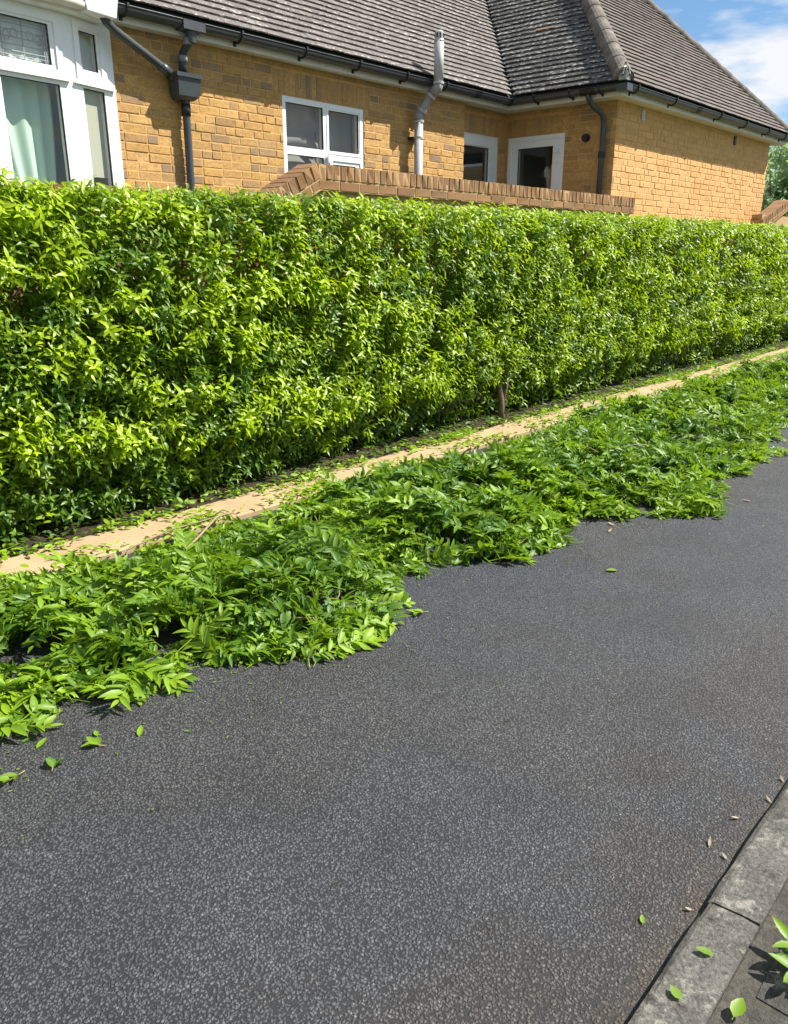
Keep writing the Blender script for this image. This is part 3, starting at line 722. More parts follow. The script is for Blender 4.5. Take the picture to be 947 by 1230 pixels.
# ---- flue / soil vent pipe
fl = pipe([(7.77, 6.57, .9), (7.77, 6.57, 3.10)], .052, 'vent_pipe', M['flue'], H); fl['label'] = 'pale grey vent pipe cranked round the gutter'
b_ = MB(); b_.tube([(7.77, 6.57, 3.06), (7.77, 6.57, 3.10), (7.79, 6.55, 3.155)], .056, 16)
b_.tube([(7.79, 6.55, 3.15), (7.80, 6.545, 3.17), (7.845, 6.46, 3.33), (7.85, 6.45, 3.34)], .0525, 16); b_.tube([(7.845, 6.455, 3.33), (7.865, 6.37, 3.385), (7.865, 6.36, 3.44)], .057, 16)
b_.build('bend', M['joint'], fl, smooth=True)
b_ = MB(); b_.tube([(7.865, 6.36, 3.43), (7.865, 6.36, 3.87)], .055, 16); b_.build('upper_pipe', M['flue'], fl, smooth=True)
for p, q, r_ in (((7.865, 6.36, 3.425), (7.865, 6.36, 3.448), .063), ((7.84, 6.46, 3.305), (7.848, 6.445, 3.325), .064), ((7.795, 6.545, 3.15), (7.803, 6.53, 3.172), .063), ((7.77, 6.57, 3.035), (7.77, 6.57, 3.06), .061), ((7.77, 6.57, 2.86), (7.77, 6.57, 2.885), .060)):
    m = MB(); m.tube([p, q], r_, 16); m.build('collar', M['flue'], fl, smooth=False)
m = MB(); m.tube([(7.865, 6.36, 3.86), (7.865, 6.36, 3.875), (7.865, 6.36, 3.945), (7.865, 6.36, 3.965)], [.06, .052, .050, .03], 16); cw = m.build('cowl', M['flue'], fl)
s = MB()
for k in range(8):
    a = k*math.pi/4+.2; s.xbox(Matrix.Translation((7.865, 6.36, 3.91)) @ Matrix.Rotation(a, 4, 'Z'), (.044, -.008, -.022), (.0535, .008, .022))
s.build('slot', M['dark'], fl)
m = MB(); m.box((7.70, 6.60, 2.86), (7.84, 6.68, 2.885)); m.build('pipe_bracket', M['clip'], fl)

# ------------------------------------------------------------------ roof: 45 degree slopes from the eaves
Z0 = 3.515; X0, Y0, Y0E, X1 = 9.50, 6.46, 4.88, 15.72
HW = (X1-X0)/2
rf = MB(); s = HW; zr = Z0+s; XL = -2.4
rf.add([(XL, Y0, Z0), (X0, Y0, Z0), (X0+s, Y0+s, zr), (XL, Y0+s, zr)], [(0, 1, 2, 3)])
rf.add([(X0, Y0, Z0), (X0, Y0E, Z0), (X0+s, Y0E+s, zr), (X0+s, Y0+s, zr)], [(0, 1, 2, 3)])
rf.add([(X0, Y0E, Z0), (X1, Y0E, Z0), (X0+s, Y0E+s, zr)], [(0, 1, 2)])
rf.add([(X1, Y0E, Z0), (X1, 12.4, Z0), (X0+s, 12.4, zr), (X0+s, Y0E+s, zr)], [(0, 1, 2, 3)])
rf.add([(XL, Y0+s, zr), (X0+s, Y0+s, zr), (X0+s, Y0+s+s, Z0), (XL, Y0+s+s, Z0)], [(0, 1, 2, 3)])
for v in range(len(rf.v)): rf.v[v] = (rf.v[v][0], rf.v[v][1], rf.v[v][2]-.03)
roof = rf.build('roof', M['dark'], H)
def tile_vf(w, g, seed, t=.014, rise=.012):
    # local: x along course, y up the slope, z normal; lower edge at y = 0
    rr = random.Random(seed); j = lambda a: rr.uniform(-a, a)
    w2 = w/2-.0015; L = g*1.25; a = rise+t; c = j(.003)
    v = [(-w2, 0, a-t), (w2, 0, a-t), (w2, 0+j(.003), a+j(.002)), (-w2, 0+j(.003), a+j(.002)), (-w2, L, .002), (w2, L, .002), (-w2, L*.3, a-.003), (w2, L*.3, a-.003)]
    f = [(0, 1, 2, 3), (3, 2, 7, 6), (6, 7, 5, 4), (0, 3, 6, 4), (1, 5, 7, 2)]
    e = [1, 1, 0, .5, .5]
    return v, f, e
TU = {}
def tile_mesh(vf, mat, flip=False):
    me = MB(); v, f, e = vf; me.add(v, f); ms = me.mesh('tile', mat)
    at = ms.attributes.new('edge', 'FLOAT', 'FACE'); at.data.foreach_set('value', e); return ms
gauge = .1
tiles = []
def slope(origin, udir, updir, s_max, u_lo, u_hi, tg, w=.165):
    """updir is the unit vector up the slope; u_lo(s), u_hi(s) limits along udir at horizontal run s"""
    udir = Vector(udir); up = Vector(updir).normalized(); nrm = udir.cross(up).normalized()
    if nrm.z < 0: nrm = -nrm
    rows = int(s_max*math.sqrt(2)/gauge)
    rot = Matrix((udir, up, nrm)).transposed().to_4x4()
    for r_ in range(rows):
        run = r_*gauge/math.sqrt(2); a, b = u_lo(run), u_hi(run); off = (w/2 if r_ % 2 else 0)
        k = math.floor(a/w)-1
        while k*w+off < b:
            x0, x1 = max(k*w+off, a), min(k*w+off+w, b); k += 1
            if x1-x0 < .03: continue
            p = Vector(origin)+udir*((x0+x1)/2)+up*(r_*gauge+random.uniform(-.004, .004))
            tiles.append((Matrix.Translation(p) @ rot @ Matrix.Rotation(random.uniform(-.008, .008), 4, 'Z') @ Matrix.Rotation(random.uniform(-.02, .01), 4, 'X'), x1-x0, tg))
slope((0, Y0, Z0), (1, 0, 0), (0, 1, 1), HW, lambda s: XL, lambda s: X0+s-.02, 0)
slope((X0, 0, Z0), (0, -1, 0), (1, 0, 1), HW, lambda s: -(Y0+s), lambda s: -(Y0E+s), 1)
slope((0, Y0E, Z0), (1, 0, 0), (0, 1, 1), HW, lambda s: X0+s, lambda s: X1-s, 2)
slope((X1, 0, Z0), (0, 1, 0), (-1, 0, 1), HW, lambda s: Y0E+s, lambda s: 12.4, 2)
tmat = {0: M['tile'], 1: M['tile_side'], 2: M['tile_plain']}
tu = [tile_vf(.165, gauge, k) for k in range(5)]
tms = {k: [tile_mesh(v, m) for v in tu] for k, m in tmat.items()}
def tscore(t):
    p = t[0].to_translation()
    if t[2] == 2 or p.z > 5.2 or p.x < 4.4: return 0
    return t[1]/(p-CAM).length*(1.0 if t[2] == 0 else 1.15)
order = sorted(range(len(tiles)), key=lambda i: -tscore(tiles[i])); top = set(i for i in order[:288] if tscore(tiles[i]) > 0)
jm = {k: [[], [], [], []] for k in tmat}
for i, (m, w, tg) in enumerate(tiles):
    mm = m @ Matrix.Diagonal((w/.165, 1, 1, 1))
    if i in top:
        o = link('tile', tms[tg][i % 5], roof); o.matrix_world = mm
    else:
        v, f, e = tu[i % 5]; J = jm[tg]; o0 = len(J[0]); J[0] += [tuple(mm @ Vector(p)) for p in v]; J[1] += [tuple(q+o0 for q in ff) for ff in f]; J[2] += [random.random()]*len(f); J[3] += e
for k, J in jm.items():
    me = bpy.data.meshes.new('tiling'); me.from_pydata(J[0], [], J[1]); me.materials.append(tmat[k])
    for nm, dat in (('rnd', J[2]), ('edge', J[3])): me.attributes.new(nm, 'FLOAT', 'FACE').data.foreach_set('value', dat)
    link('tiling', me, roof, 'stuff')
# hip and ridge tiles
def hip_run(a, b, n, r0=.105):
    a, b = Vector(a), Vector(b); d = (b-a).normalized(); L = (b-a).length/n; side = d.cross(Vector((0, 0, 1))).normalized(); up = side.cross(d)
    for i in range(n):
        m = MB(); rows = []
        for q, rr_ in ((0, r0+.003), (.05, r0+.004), (.06, r0), (L+.03, r0-.004)):
            c = a+d*(i*L+q)-up*.045
            rows.append([c+(side*math.cos(t)+up*math.sin(t))*rr_ for t in [math.pi*k/10 for k in range(11)]])
        v = [p for r_ in rows for p in r_]; f = [(j*11+k, j*11+k+1, (j+1)*11+k+1, (j+1)*11+k) for j in range(3) for k in range(10)]
        f.append(tuple(range(11))); m.add(v, f, random.random()); m.build('hip_tile', M['ridge'], roof, smooth=False)
hip_run((X0+.03, Y0E+.03, Z0+.05), (X0+HW, Y0E+HW, Z0+HW+.03), 15, .12)
hip_run((X1-.03, Y0E+.03, Z0+.05), (X0+HW, Y0E+HW, Z0+HW+.03), 15, .10)
hip_run((XL, Y0+HW, Z0+HW+.02), (X0+HW, Y0+HW, Z0+HW+.02), 44, .11)
# hip iron at the corner
m = MB()
for q in (-.035, 0, .035):
    m.tube([(X0+.06+q, Y0E+.06-q, Z0+.02), (X0-.01+q*.8, Y0E-.01-q*.8, Z0+.06), (X0-.0+q*.5, Y0E-.0-q*.5, Z0+.13), (X0+.02, Y0E+.02, Z0+.165)], .009, 6)
m.tube([(X0+.02, Y0E+.02, Z0+.15), (X0+.02, Y0E+.02, Z0+.19)], .02, 8)
m.xbox(Matrix.Translation((X0+.03, Y0E+.03, Z0+.04)), (-.05, -.05, -.04), (.05, .05, .05)); m.build('hip_iron', M['metal'], roof)
# broken slipped tile: pale batten showing
m = MB(); T = Matrix.Translation((X0+.92, 6.60, Z0+.92+.035)) @ Matrix.Rotation(R(-90), 4, 'Z') @ Matrix.Rotation(R(45), 4, 'X'); m.xbox(T, (-.13, -.018, -.01), (.13, .018, .006)); o = m.build('exposed_batten', plain('bare wood batten', (.42, .26, .15), .9, .2, 20), roof)

# ------------------------------------------------------------------ foliage (numpy)
def leaf_geo(L, W, rows=2, fold=.25, curl=.25):
    """leaf along +x, width along y, normal +z"""
    ts = np.linspace(0, 1, rows+2)[1:-1]
    if rows == 2: ts = np.array([.3, .68])
    if rows == 3: ts = np.array([.22, .5, .78])
    v = [(0, 0, 0)]
    for t in ts:
        w = W/2*math.sin(math.pi*t**.82)**.9; x = L*t; z = -curl*L*t*t
        v += [(x, -w, z+fold*w), (x, 0, z), (x, w, z+fold*w)]
    v.append((L, 0, -curl*L))
    f = [(0, 1, 2), (0, 2, 3)]
    for r_ in range(len(ts)-1):
        o = 1+3*r_; f += [(o, o+3, o+4), (o, o+4, o+1), (o+1, o+4, o+5), (o+1, o+5, o+2)]
    o = 1+3*(len(ts)-1); e = len(v)-1; f += [(o, e, o+1), (o+1, e, o+2)]
    return np.array(v, float), np.array(f, int)
def rotm(axis, a):
    axis = np.asarray(axis, float); axis /= np.linalg.norm(axis); K = np.array([[0, -axis[2], axis[1]], [axis[2], 0, -axis[0]], [-axis[1], axis[0], 0]])
    return np.eye(3)+math.sin(a)*K+(1-math.cos(a))*K@K
def upright_shoot(seed, n=4, H_=.11, L=.066, W=.026, rows=2):
    """shoot growing along +z with crossed pairs of leaves; returns verts, tris, tint(r,g)"""
    rr = np.random.default_rng(seed); V = []; F = []; T = []; o = 0
    bend = rr.uniform(-.3, .3, 2)
    ax = lambda t: np.array([bend[0]*H_*t*t, bend[1]*H_*t*t, H_*t])
    for k in range(n):
        t = (k+.6)/n; size = (1-.35*abs(t-.45))
        for s_ in (0, 1):
            if rr.random() < .05: continue
            lv, lf = leaf_geo(L*size*rr.uniform(.8, 1.15), W*size*rr.uniform(.85, 1.15), rows, rr.uniform(.2, .5), rr.uniform(.1, .55))
            yaw = k*math.pi/2*1.05+s_*math.pi+rr.uniform(-.35, .35); el = rr.uniform(.1, .75)+.35*(t-.5)
            el -= .25; M_ = rotm((0, 0, 1), yaw) @ rotm((0, 1, 0), -el) @ rotm((1, 0, 0), rr.uniform(-.7, .7))
            V.append(lv @ M_.T+ax(t)); F.append(lf+o); o += len(lv)
            T.append(np.tile([rr.random(), rr.uniform(-.12, .12)+.25*(t-.5)], (len(lv), 1)))
    # stem: thin triangle prism
    st = []
    for t in (0, .5, 1):
        for a in (0, 2.1, 4.2): st.append(ax(t)+.0016*np.array([math.cos(a), math.sin(a), 0]))
    sf = []
    for i in range(2):
        for k in range(3): a, b = i*3+k, i*3+(k+1) % 3; sf += [(a, b, b+3), (a, b+3, a+3)]
    V.append(np.array(st)); F.append(np.array(sf)+o); T.append(np.tile([.3, .2], (9, 1)))
    return np.vstack(V), np.vstack(F), np.vstack(T)
def lying_shoot(seed, n=9, L_=.26, L=.066, W=.020, rows=3):
    """cut shoot along +x, leaves swept to both sides in pairs, lying roughly flat (normal +z)"""
    rr = np.random.default_rng(seed); V = []; F = []; T = []; o = 0
    cv = rr.uniform(-.5, .5); sag = rr.uniform(.0, .3)
    ax = lambda t: np.array([L_*t, cv*L_*t*t*.6, -sag*L_*t*t*.5+.02*math.sin(3*t)])
    for k in range(n):
        t = .12+.88*(k+.5)/n; size = .65+.5*math.sin(math.pi*t*.85)
        hd = 2*cv*.6*t
        for s_ in (-1, 1):
            if rr.random() < .06: continue
            lv, lf = leaf_geo(L*size*rr.uniform(.8, 1.15), W*size*rr.uniform(.8, 1.25), rows, rr.uniform(.2, .6), rr.uniform(.1, .55))
            M_ = rotm((0, 0, 1), hd+s_*rr.uniform(.5, 1.05)) @ rotm((0, 1, 0), -rr.uniform(-.15, .6)) @ rotm((1, 0, 0), s_*rr.uniform(-.3, .9))
            V.append(lv @ M_.T+ax(t)); F.append(lf+o); o += len(lv); T.append(np.tile([rr.random(), rr.uniform(-.15, .15)+.25*(t-.5)], (len(lv), 1)))
    lv, lf = leaf_geo(L*.8, W*.8, rows, .3, .1); M_ = rotm((0, 0, 1), 2*cv*.6); V.append(lv @ M_.T+ax(1)); F.append(lf+o); o += len(lv); T.append(np.tile([.2, .3], (len(lv), 1)))
    st = []
    for t in (-.12, .3, .7, 1):
        for a in (0, 2.1, 4.2): st.append(ax(t)+(.0022-.001*t)*np.array([0, math.cos(a), math.sin(a)]))
    sf = []
    for i in range(3):
        for k in range(3): a, b = i*3+k, i*3+(k+1) % 3; sf += [(a, b, b+3), (a, b+3, a+3)]
    V.append(np.array(st)); F.append(np.array(sf)+o); T.append(np.tile([.0, .75], (12, 1)))
    return np.vstack(V), np.vstack(F), np.vstack(T)
def np_mesh(name, V, F, T, mat):
    me = bpy.data.meshes.new(name); me.vertices.add(len(V)); me.vertices.foreach_set('co', V.astype(np.float32).ravel())
    me.loops.add(len(F)*3); me.loops.foreach_set('vertex_index', F.astype(np.int32).ravel())
    me.polygons.add(len(F)); me.polygons.foreach_set('loop_start', np.arange(0, len(F)*3, 3, dtype=np.int32))
    me.polygons.foreach_set('use_smooth', np.ones(len(F), bool))
    me.update(calc_edges=True); me.materials.append(mat)
    at = me.attributes.new('tint', 'FLOAT_COLOR', 'POINT'); c = np.ones((len(V), 4), np.float32); c[:, 0] = np.clip(T[:, 0], 0, 1); c[:, 1] = np.clip(T[:, 1], 0, 1); c[:, 2] = 0
    at.data.foreach_set('color', c.ravel()); return me
def basis(d, roll):
    """N x 3 directions for local z, random roll -> N x 3 x 3"""
    d = d/np.linalg.norm(d, axis=1, keepdims=True); ref = np.tile([0., 0, 1], (len(d), 1)); ref[np.abs(d[:, 2]) > .95] = [1, 0, 0]
    a = np.cross(ref, d); a /= np.linalg.norm(a, axis=1, keepdims=True); b = np.cross(d, a)
    c, s_ = np.cos(roll)[:, None], np.sin(roll)[:, None]
    x = a*c+b*s_; y = -a*s_+b*c
    return np.stack([x, y, d], axis=2)
def stamp(variants, pos, rot, sc, age, rnd):
    """-> V,F,T of all stamps"""
    Vs, Fs, Ts = [], [], []; o = 0; which = rng.integers(0, len(variants), len(pos))
    for k, (v, f, t) in enumerate(variants):
        I = np.where(which == k)[0]
        if not len(I): continue
        P = np.einsum('nij,vj->nvi', rot[I]*sc[I][:, None, None], v)+pos[I][:, None, :]
        tt = np.repeat(t[None], len(I), 0).copy(); tt[:, :, 1] += age[I][:, None]; tt[:, :, 0] = np.clip(tt[:, :, 0]*.6+rnd[I][:, None]*.4, 0, 1)
        nV = len(v); Fk = (f[None]+(np.arange(len(I))*nV)[:, None, None]).reshape(-1, 3)+o
        Vs.append(P.reshape(-1, 3)); Fs.append(Fk); Ts.append(tt.reshape(-1, 2)); o += nV*len(I)
    return np.vstack(Vs), np.vstack(Fs), np.vstack(Ts)
def pn(p, sc, seed=0.): return np.array([mnoise.fractal(Vector((a*sc+seed, b*sc+seed*.7, c*sc)), 1.0, 2.0, 3) for a, b, c in p])

# ---- hedge
hedge = empty('hedge', 'long trimmed privet hedge with bright yellow green new growth beside the road', 'hedge', (2, 4.45, 0))
hedge.location = (0, 0, 0)
def hedge_face(x, z):
    """y of the clipped front face"""
    bulge = .07*mnoise.noise(Vector((x*1.1, z*1.3, 1.)))+.045*mnoise.noise(Vector((x*3.1, z*3.4, 5.)))
    y = 4.25-bulge
    if z > 1.7: y += (z-1.7)**1.6*.5
    if z < .5: y += (.5-z)*(.14 if x < 3.6 else .32)
    return y
pos, dirs, ages, rnds, scs = [], [], [], [], []
def add_front(n, x0, x1, scl):
    for _ in range(n):
        x = random.uniform(x0, x1); z = random.uniform(.05, 1.90)
        if x > 3.8 and z < .30+.08*mnoise.noise(Vector((x*2, 1, 1))) and random.random() < .5: continue
        gap = mnoise.noise(Vector((x*2.6, z*2.6, 8.)))
        if gap < -.33 and random.random() < .6: continue
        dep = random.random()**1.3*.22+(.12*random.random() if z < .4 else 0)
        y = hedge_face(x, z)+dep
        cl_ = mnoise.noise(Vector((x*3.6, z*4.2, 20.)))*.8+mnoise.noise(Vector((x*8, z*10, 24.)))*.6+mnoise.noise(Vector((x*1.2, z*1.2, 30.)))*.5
        age = .46+cl_*.85-dep*2.2-(.3 if z < .3 else 0)+random.uniform(-.22, .22)  # lowest leaves get the darker tint: foot shade put into their colour
        d = (random.gauss(.15, .6), -.75+random.gauss(0, .35), random.gauss(1.0, .45))
        pos.append((x, y, z)); dirs.append(d); ages.append(age); rnds.append(random.random()); scs.append(scl*random.uniform(.75, 1.2))
def add_top(n, x0, x1, scl):
    for _ in range(n):
        x = random.uniform(x0, x1); y = random.uniform(4.33, 4.73)
        z = 1.865+.03*mnoise.noise(Vector((x*1.7, y*2, 0)))+.025*mnoise.noise(Vector((x*6, y*6, 0)))+(.012*x if x < 8 else .096)*.6-random.random()**2*.12
        cl_ = mnoise.noise(Vector((x*2.6, y*4.2, 40.)))
        pos.append((x, y, z)); dirs.append((random.gauss(0, .45), random.gauss(-.35, .4), 1)); ages.append(.38+cl_*.9+random.uniform(-.2, .2)); rnds.append(random.random()); scs.append(scl*random.uniform(.7, 1.1))
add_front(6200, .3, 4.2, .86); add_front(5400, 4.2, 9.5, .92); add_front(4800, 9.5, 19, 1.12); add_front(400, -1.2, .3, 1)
def add_inner(n, x0, x1, scl):
    for _ in range(n):
        x = random.uniform(x0, x1); z = random.uniform(.03, 1.8); y = hedge_face(x, z)+random.uniform(.16, .36)
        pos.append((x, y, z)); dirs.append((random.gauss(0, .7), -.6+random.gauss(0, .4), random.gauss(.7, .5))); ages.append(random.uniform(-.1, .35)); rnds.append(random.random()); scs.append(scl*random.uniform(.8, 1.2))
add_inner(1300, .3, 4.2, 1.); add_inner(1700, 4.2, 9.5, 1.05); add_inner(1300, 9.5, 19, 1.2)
add_top(900, .3, 5, .85); add_top(1000, 5, 11, .9); add_top(800, 11, 19, 1.05); add_top(120, -1.2, .3, 1)
pos = np.array(pos); dirs = np.array(dirs); ages = np.array(ages); rnds = np.array(rnds); scs = np.array(scs)
HV = [upright_shoot(i) for i in range(10)]
roll = rng.uniform(0, 6.28, len(pos)); rot = basis(dirs, roll)
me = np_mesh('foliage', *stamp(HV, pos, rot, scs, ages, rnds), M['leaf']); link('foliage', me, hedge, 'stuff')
# 295 young shoots standing proud on the near face: parts of their own
YV = []
for i in range(8):
    v, f, t = upright_shoot(100+i, 5, .14, .074, .027, 3); t = t.copy(); t[:, 1] += .82
    YV.append(np_mesh('shoot', v, f, t, M['leaf']))
cnt = 0; tries = 0
while cnt < 295 and tries < 20000:
    tries += 1
    x = random.uniform(1.1, 5.2); z = random.uniform(.35, 1.93)
    if mnoise.noise(Vector((x*3.6, z*4.2, 20.))) < .12 or random.random() < .15: continue
    y = hedge_face(x, z)-.01
    o = link('shoot', YV[cnt % 8], hedge); d = Vector((random.gauss(.2, .5), -.8, random.gauss(1.0, .4))).normalized()
    B_ = basis(np.array([d]), np.array([random.uniform(0, 6.28)]))[0]
    o.matrix_world = Matrix.Translation((x, y, z)) @ Matrix(B_.tolist()).to_4x4() @ Matrix.Scale(random.uniform(.75, 1.1), 4); cnt += 1
# stems and twigs
st = MB(); x = -.8
while x < 18:
    y = random.uniform(4.50, 4.62); r_ = random.uniform(.008, .016); zt = random.uniform(.9, 1.7)
    p = [(x, y, 0)]; 
    for k in range(1, 6): p.append((x+random.gauss(0, .035)*k**.5, y+random.gauss(0, .025), zt*k/5))
    st.tube(p, [r_*(1-.12*k) for k in range(6)], 6)
    for b in range(6):
        k = random.randint(1, 4); q = Vector(p[k]); e = q+Vector((random.gauss(0, .16), -random.uniform(.03, .18), random.uniform(.12, .4)))
        st.tube([q, (q+e)/2+Vector((0, -.02, -.02)), e], [r_*.5, r_*.4, .002], 5)
    x += random.uniform(.09, .24)
st.build('stem', M['trunk'], hedge, smooth=True, kind='stuff')
m = MB(); m.tube([(6.45, 4.36, 0), (6.47, 4.37, .2), (6.42, 4.40, .5), (6.5, 4.42, .9)], [.035, .028, .024, .018], 8); m.tube([(6.46, 4.37, .1), (6.56, 4.38, .35), (6.62, 4.42, .8)], [.022, .018, .012], 8)
m.build('trunk', plain('pale pinkish bark', (.17, .115, .085), .9, .3, 20), hedge, smooth=True)

# ---- heap of cut shoots along the road edge
FR = [(-1.2, 2.75), (.3, 2.62), (.84, 2.60), (1.05, 2.66), (1.27, 2.52), (1.59, 2.51), (1.80, 2.40), (1.99, 2.19), (2.23, 2.20), (2.52, 2.28), (2.75, 2.55), (2.95, 2.50), (3.19, 2.40), (3.43, 2.17), (3.78, 2.13), (4.02, 2.26), (4.20, 2.36), (4.5, 2.12), (4.97, 1.68), (5.29, 1.86), (5.7, 1.98), (6.12, 1.93), (6.88, 1.93), (8.24, 2.30), (10, 2.35), (13, 2.5), (19, 2.6)]
BK = [(-1.2, 3.7), (.8, 3.68), (1.22, 3.72), (1.68, 3.74), (2.25, 3.70), (2.9, 3.74), (3.4, 3.74), (3.85, 3.92), (4.1, 3.52), (4.7, 3.34), (5.3, 3.54), (5.9, 3.66), (6.6, 3.70), (7.2, 3.88), (7.7, 3.68), (9.1, 3.68), (10.9, 3.74), (13.2, 3.62), (19, 3.6)]
ip = lambda P, x: np.interp(x, [p[0] for p in P], [p[1] for p in P])
def heap_h(x, y):
    a, b = ip(FR, x)+.07*mnoise.noise(Vector((x*4.5, 0, 0)))+.04*mnoise.noise(Vector((x*13, 4, 0))), ip(BK, x)+.06*mnoise.noise(Vector((x*4, 9, 0))); e = min(y-a, (b-y)*1.1); 
    if e < 0: return -1
    c = math.sin(math.pi*min(1, max(0, (y-a)/(b-a))))
    mound = .55+.75*mnoise.noise(Vector((x*1.0, y*1.3, 2.)))+.65*mnoise.noise(Vector((x*2.6, y*2.8, 7.)))
    big = math.exp(-((x-3.7)**2/.5+(y-3.2)**2/.2))*.10+math.exp(-((x-6.0)**2/2.2+(y-3.1)**2/.35))*.07
    return max(.012, min(1, e/.30)*(.24*mound*(.5+.5*c)+big))
heap = empty('hedge_clippings', 'long heap of freshly cut leafy hedge shoots strewn along the road edge', 'clippings', (3, 3, 0)); heap.location = (0, 0, 0)
LV = [lying_shoot(i, n=5+i % 5, L_=.15+.03*(i % 5), L=.062+.006*(i % 4), W=.021+.003*(i % 3)) for i in range(18)]
pos, R_, sc_, ag, rn = [], [], [], [], []
def flow(x, y): return 2.6+2.2*mnoise.noise(Vector((x*1.1, y*1.3, 11.)))
def fringe(n, x0, x1):      # shoots that stick out of the heap's front edge
    for _ in range(n):
        x = random.uniform(x0, x1); y = float(ip(FR, x))+random.uniform(-.10, .04); yaw = random.choice([-1, 1])*random.uniform(.2, 1.5)-math.pi/2 if random.random() < .7 else random.uniform(0, 6.28)
        m = (Matrix.Rotation(yaw, 3, 'Z') @ Matrix.Rotation(-random.gauss(.02, .08), 3, 'Y') @ Matrix.Rotation(random.gauss(0, .3), 3, 'X')); L_ = .2
        pos.append((x-math.cos(yaw)*L_*.6, y-math.sin(yaw)*L_*.6+.03, .022)); R_.append(m); sc_.append(random.uniform(.7, 1.1)); ag.append(random.uniform(.1, 1.)); rn.append(random.random())
def put(n, x0, x1, scl, keep=None):
    k = 0
    while k < n:
        x = random.uniform(x0, x1); y = random.uniform(1.6, 4.05); h = heap_h(x, y)
        if h < 0: k += .15; continue
        k += 1
        edge = min(y-ip(FR, x), ip(BK, x)-y)
        if mnoise.noise(Vector((x*2.9, y*3.1, 3.))) < -.22 and h < .16 and random.random() < .88: continue
        z = h*(1-random.random()**1.6*.8)+.012
        yaw = flow(x, y)+random.gauss(0, 1.1); tilt = random.gauss(.12, .34)-(.1 if edge < .1 else 0)
        m = (Matrix.Rotation(yaw, 3, 'Z') @ Matrix.Rotation(-tilt, 3, 'Y') @ Matrix.Rotation(random.gauss(0, .6), 3, 'X'))
        c, s_ = math.cos(yaw), math.sin(yaw); L_ = .24*scl
        pos.append((x-c*L_*.5, y-s_*L_*.5, max(z, .015)-math.sin(tilt)*L_*.5)); R_.append(m); sc_.append(scl*random.uniform(.75, 1.15))
        young = (.25 if edge < .15 else 0)+.6*mnoise.noise(Vector((x*1.5, y*2.2, 60.)))
        ag.append(.34+young+random.uniform(-.4, .4)); rn.append(random.random())
put(1750, .2, 3.2, .93); put(1950, 3.2, 6.2, 1.04); put(1900, 6.2, 12, 1.1); put(1100, 12, 19, 1.25); put(260, -1.2, .2, 1)
fringe(60, .3, 5.5); fringe(50, 5.5, 14)
P_ = np.array(pos); RR = np.array([np.array(m) for m in R_]); SC = np.array(sc_); AG = np.array(ag); RN = np.array(rn)
# the lowest points must not sink into the road
dist = np.hypot(P_[:, 0], P_[:, 1]); cand = np.argsort(dist+ (P_[:, 2] < .06)*3 + (P_[:, 0] < .9)*50)[:296]
mask = np.ones(len(P_), bool); mask[cand] = False
V, F, T = stamp(LV, P_[mask], RR[mask], SC[mask], AG[mask], RN[mask]); 
low = V[:, 2] < .006; V[low, 2] = .006+rng.random(low.sum())*.004
link('cut_foliage', np_mesh('cut_foliage', V, F, T, M['cut']), heap, 'stuff')
CM = []
for ai, a0 in enumerate((.1, .4, .7)):
    for i in range(8):
        v, f, t = LV[i*2+1]; t = t.copy(); t[:, 1] += a0; CM.append(np_mesh('cut_shoot', v, f, t, M['cut']))
for q, i in enumerate(cand):
    lvl = 0 if AG[i] < .22 else (1 if AG[i] < .5 else 2)
    o = link('cut_shoot', CM[lvl*8+q % 8], heap); o.matrix_world = Matrix.Translation(Vector(P_[i])+Vector((0, 0, .012))) @ Matrix(RR[i].tolist()).to_4x4() @ Matrix.Scale(float(SC[i]), 4)
# bare twigs lying on the heap
def twig(path, r, label, name='bare_twig'):
    m = MB(); m.tube(rounded(path, .03, 3), r, 7); o = m.build(name, M['twig'], heap, smooth=True); o['label'] = label; return o
t1 = twig([(1.80, 3.02, .22), (2.06, 3.12, .285), (2.30, 3.30, .29), (2.42, 3.33, .275)], .006, 'forked bare twig on top of the heap')
MB().tube([(2.29, 3.295, .29), (2.06, 3.36, .265), (1.82, 3.38, .22)], .004, 6).build('side_twig', M['twig'], t1)
twig([(2.0, 2.42, .10), (2.2, 2.30, .06), (2.36, 2.28, .03)], .004, 'pale twig poking from the heap front edge')
twig([(2.34, 2.40, .03), (2.42, 2.27, .012), (2.47, 2.20, .01)], .0035, 'short cut stub at the heap front edge')
twig([(3.0, 2.7, .06), (3.10, 2.62, .05), (3.3, 2.66, .05)], .003, 'thin twig between two mounds of the heap')
twig([(2.75, 3.75, .09), (2.72, 3.84, .11), (2.66, 3.9, .05)], .0025, 'hooked brown twig on the tan edging')

for k in range(16):
    x = random.uniform(1.2, 7.5); y = float(ip(FR, x))+random.uniform(.05, 1.0); hh = max(.03, heap_h(x, y)); a_ = random.uniform(0, 6.28); L_ = random.uniform(.10, .24)
    twig([(x, y, hh*.8+.02), (x+L_*.5*math.cos(a_), y+L_*.5*math.sin(a_), hh+.035), (x+L_*math.cos(a_+.2), y+L_*math.sin(a_+.2), hh+.02)], random.uniform(.002, .0038), 'cut woody stem end showing among the clippings')

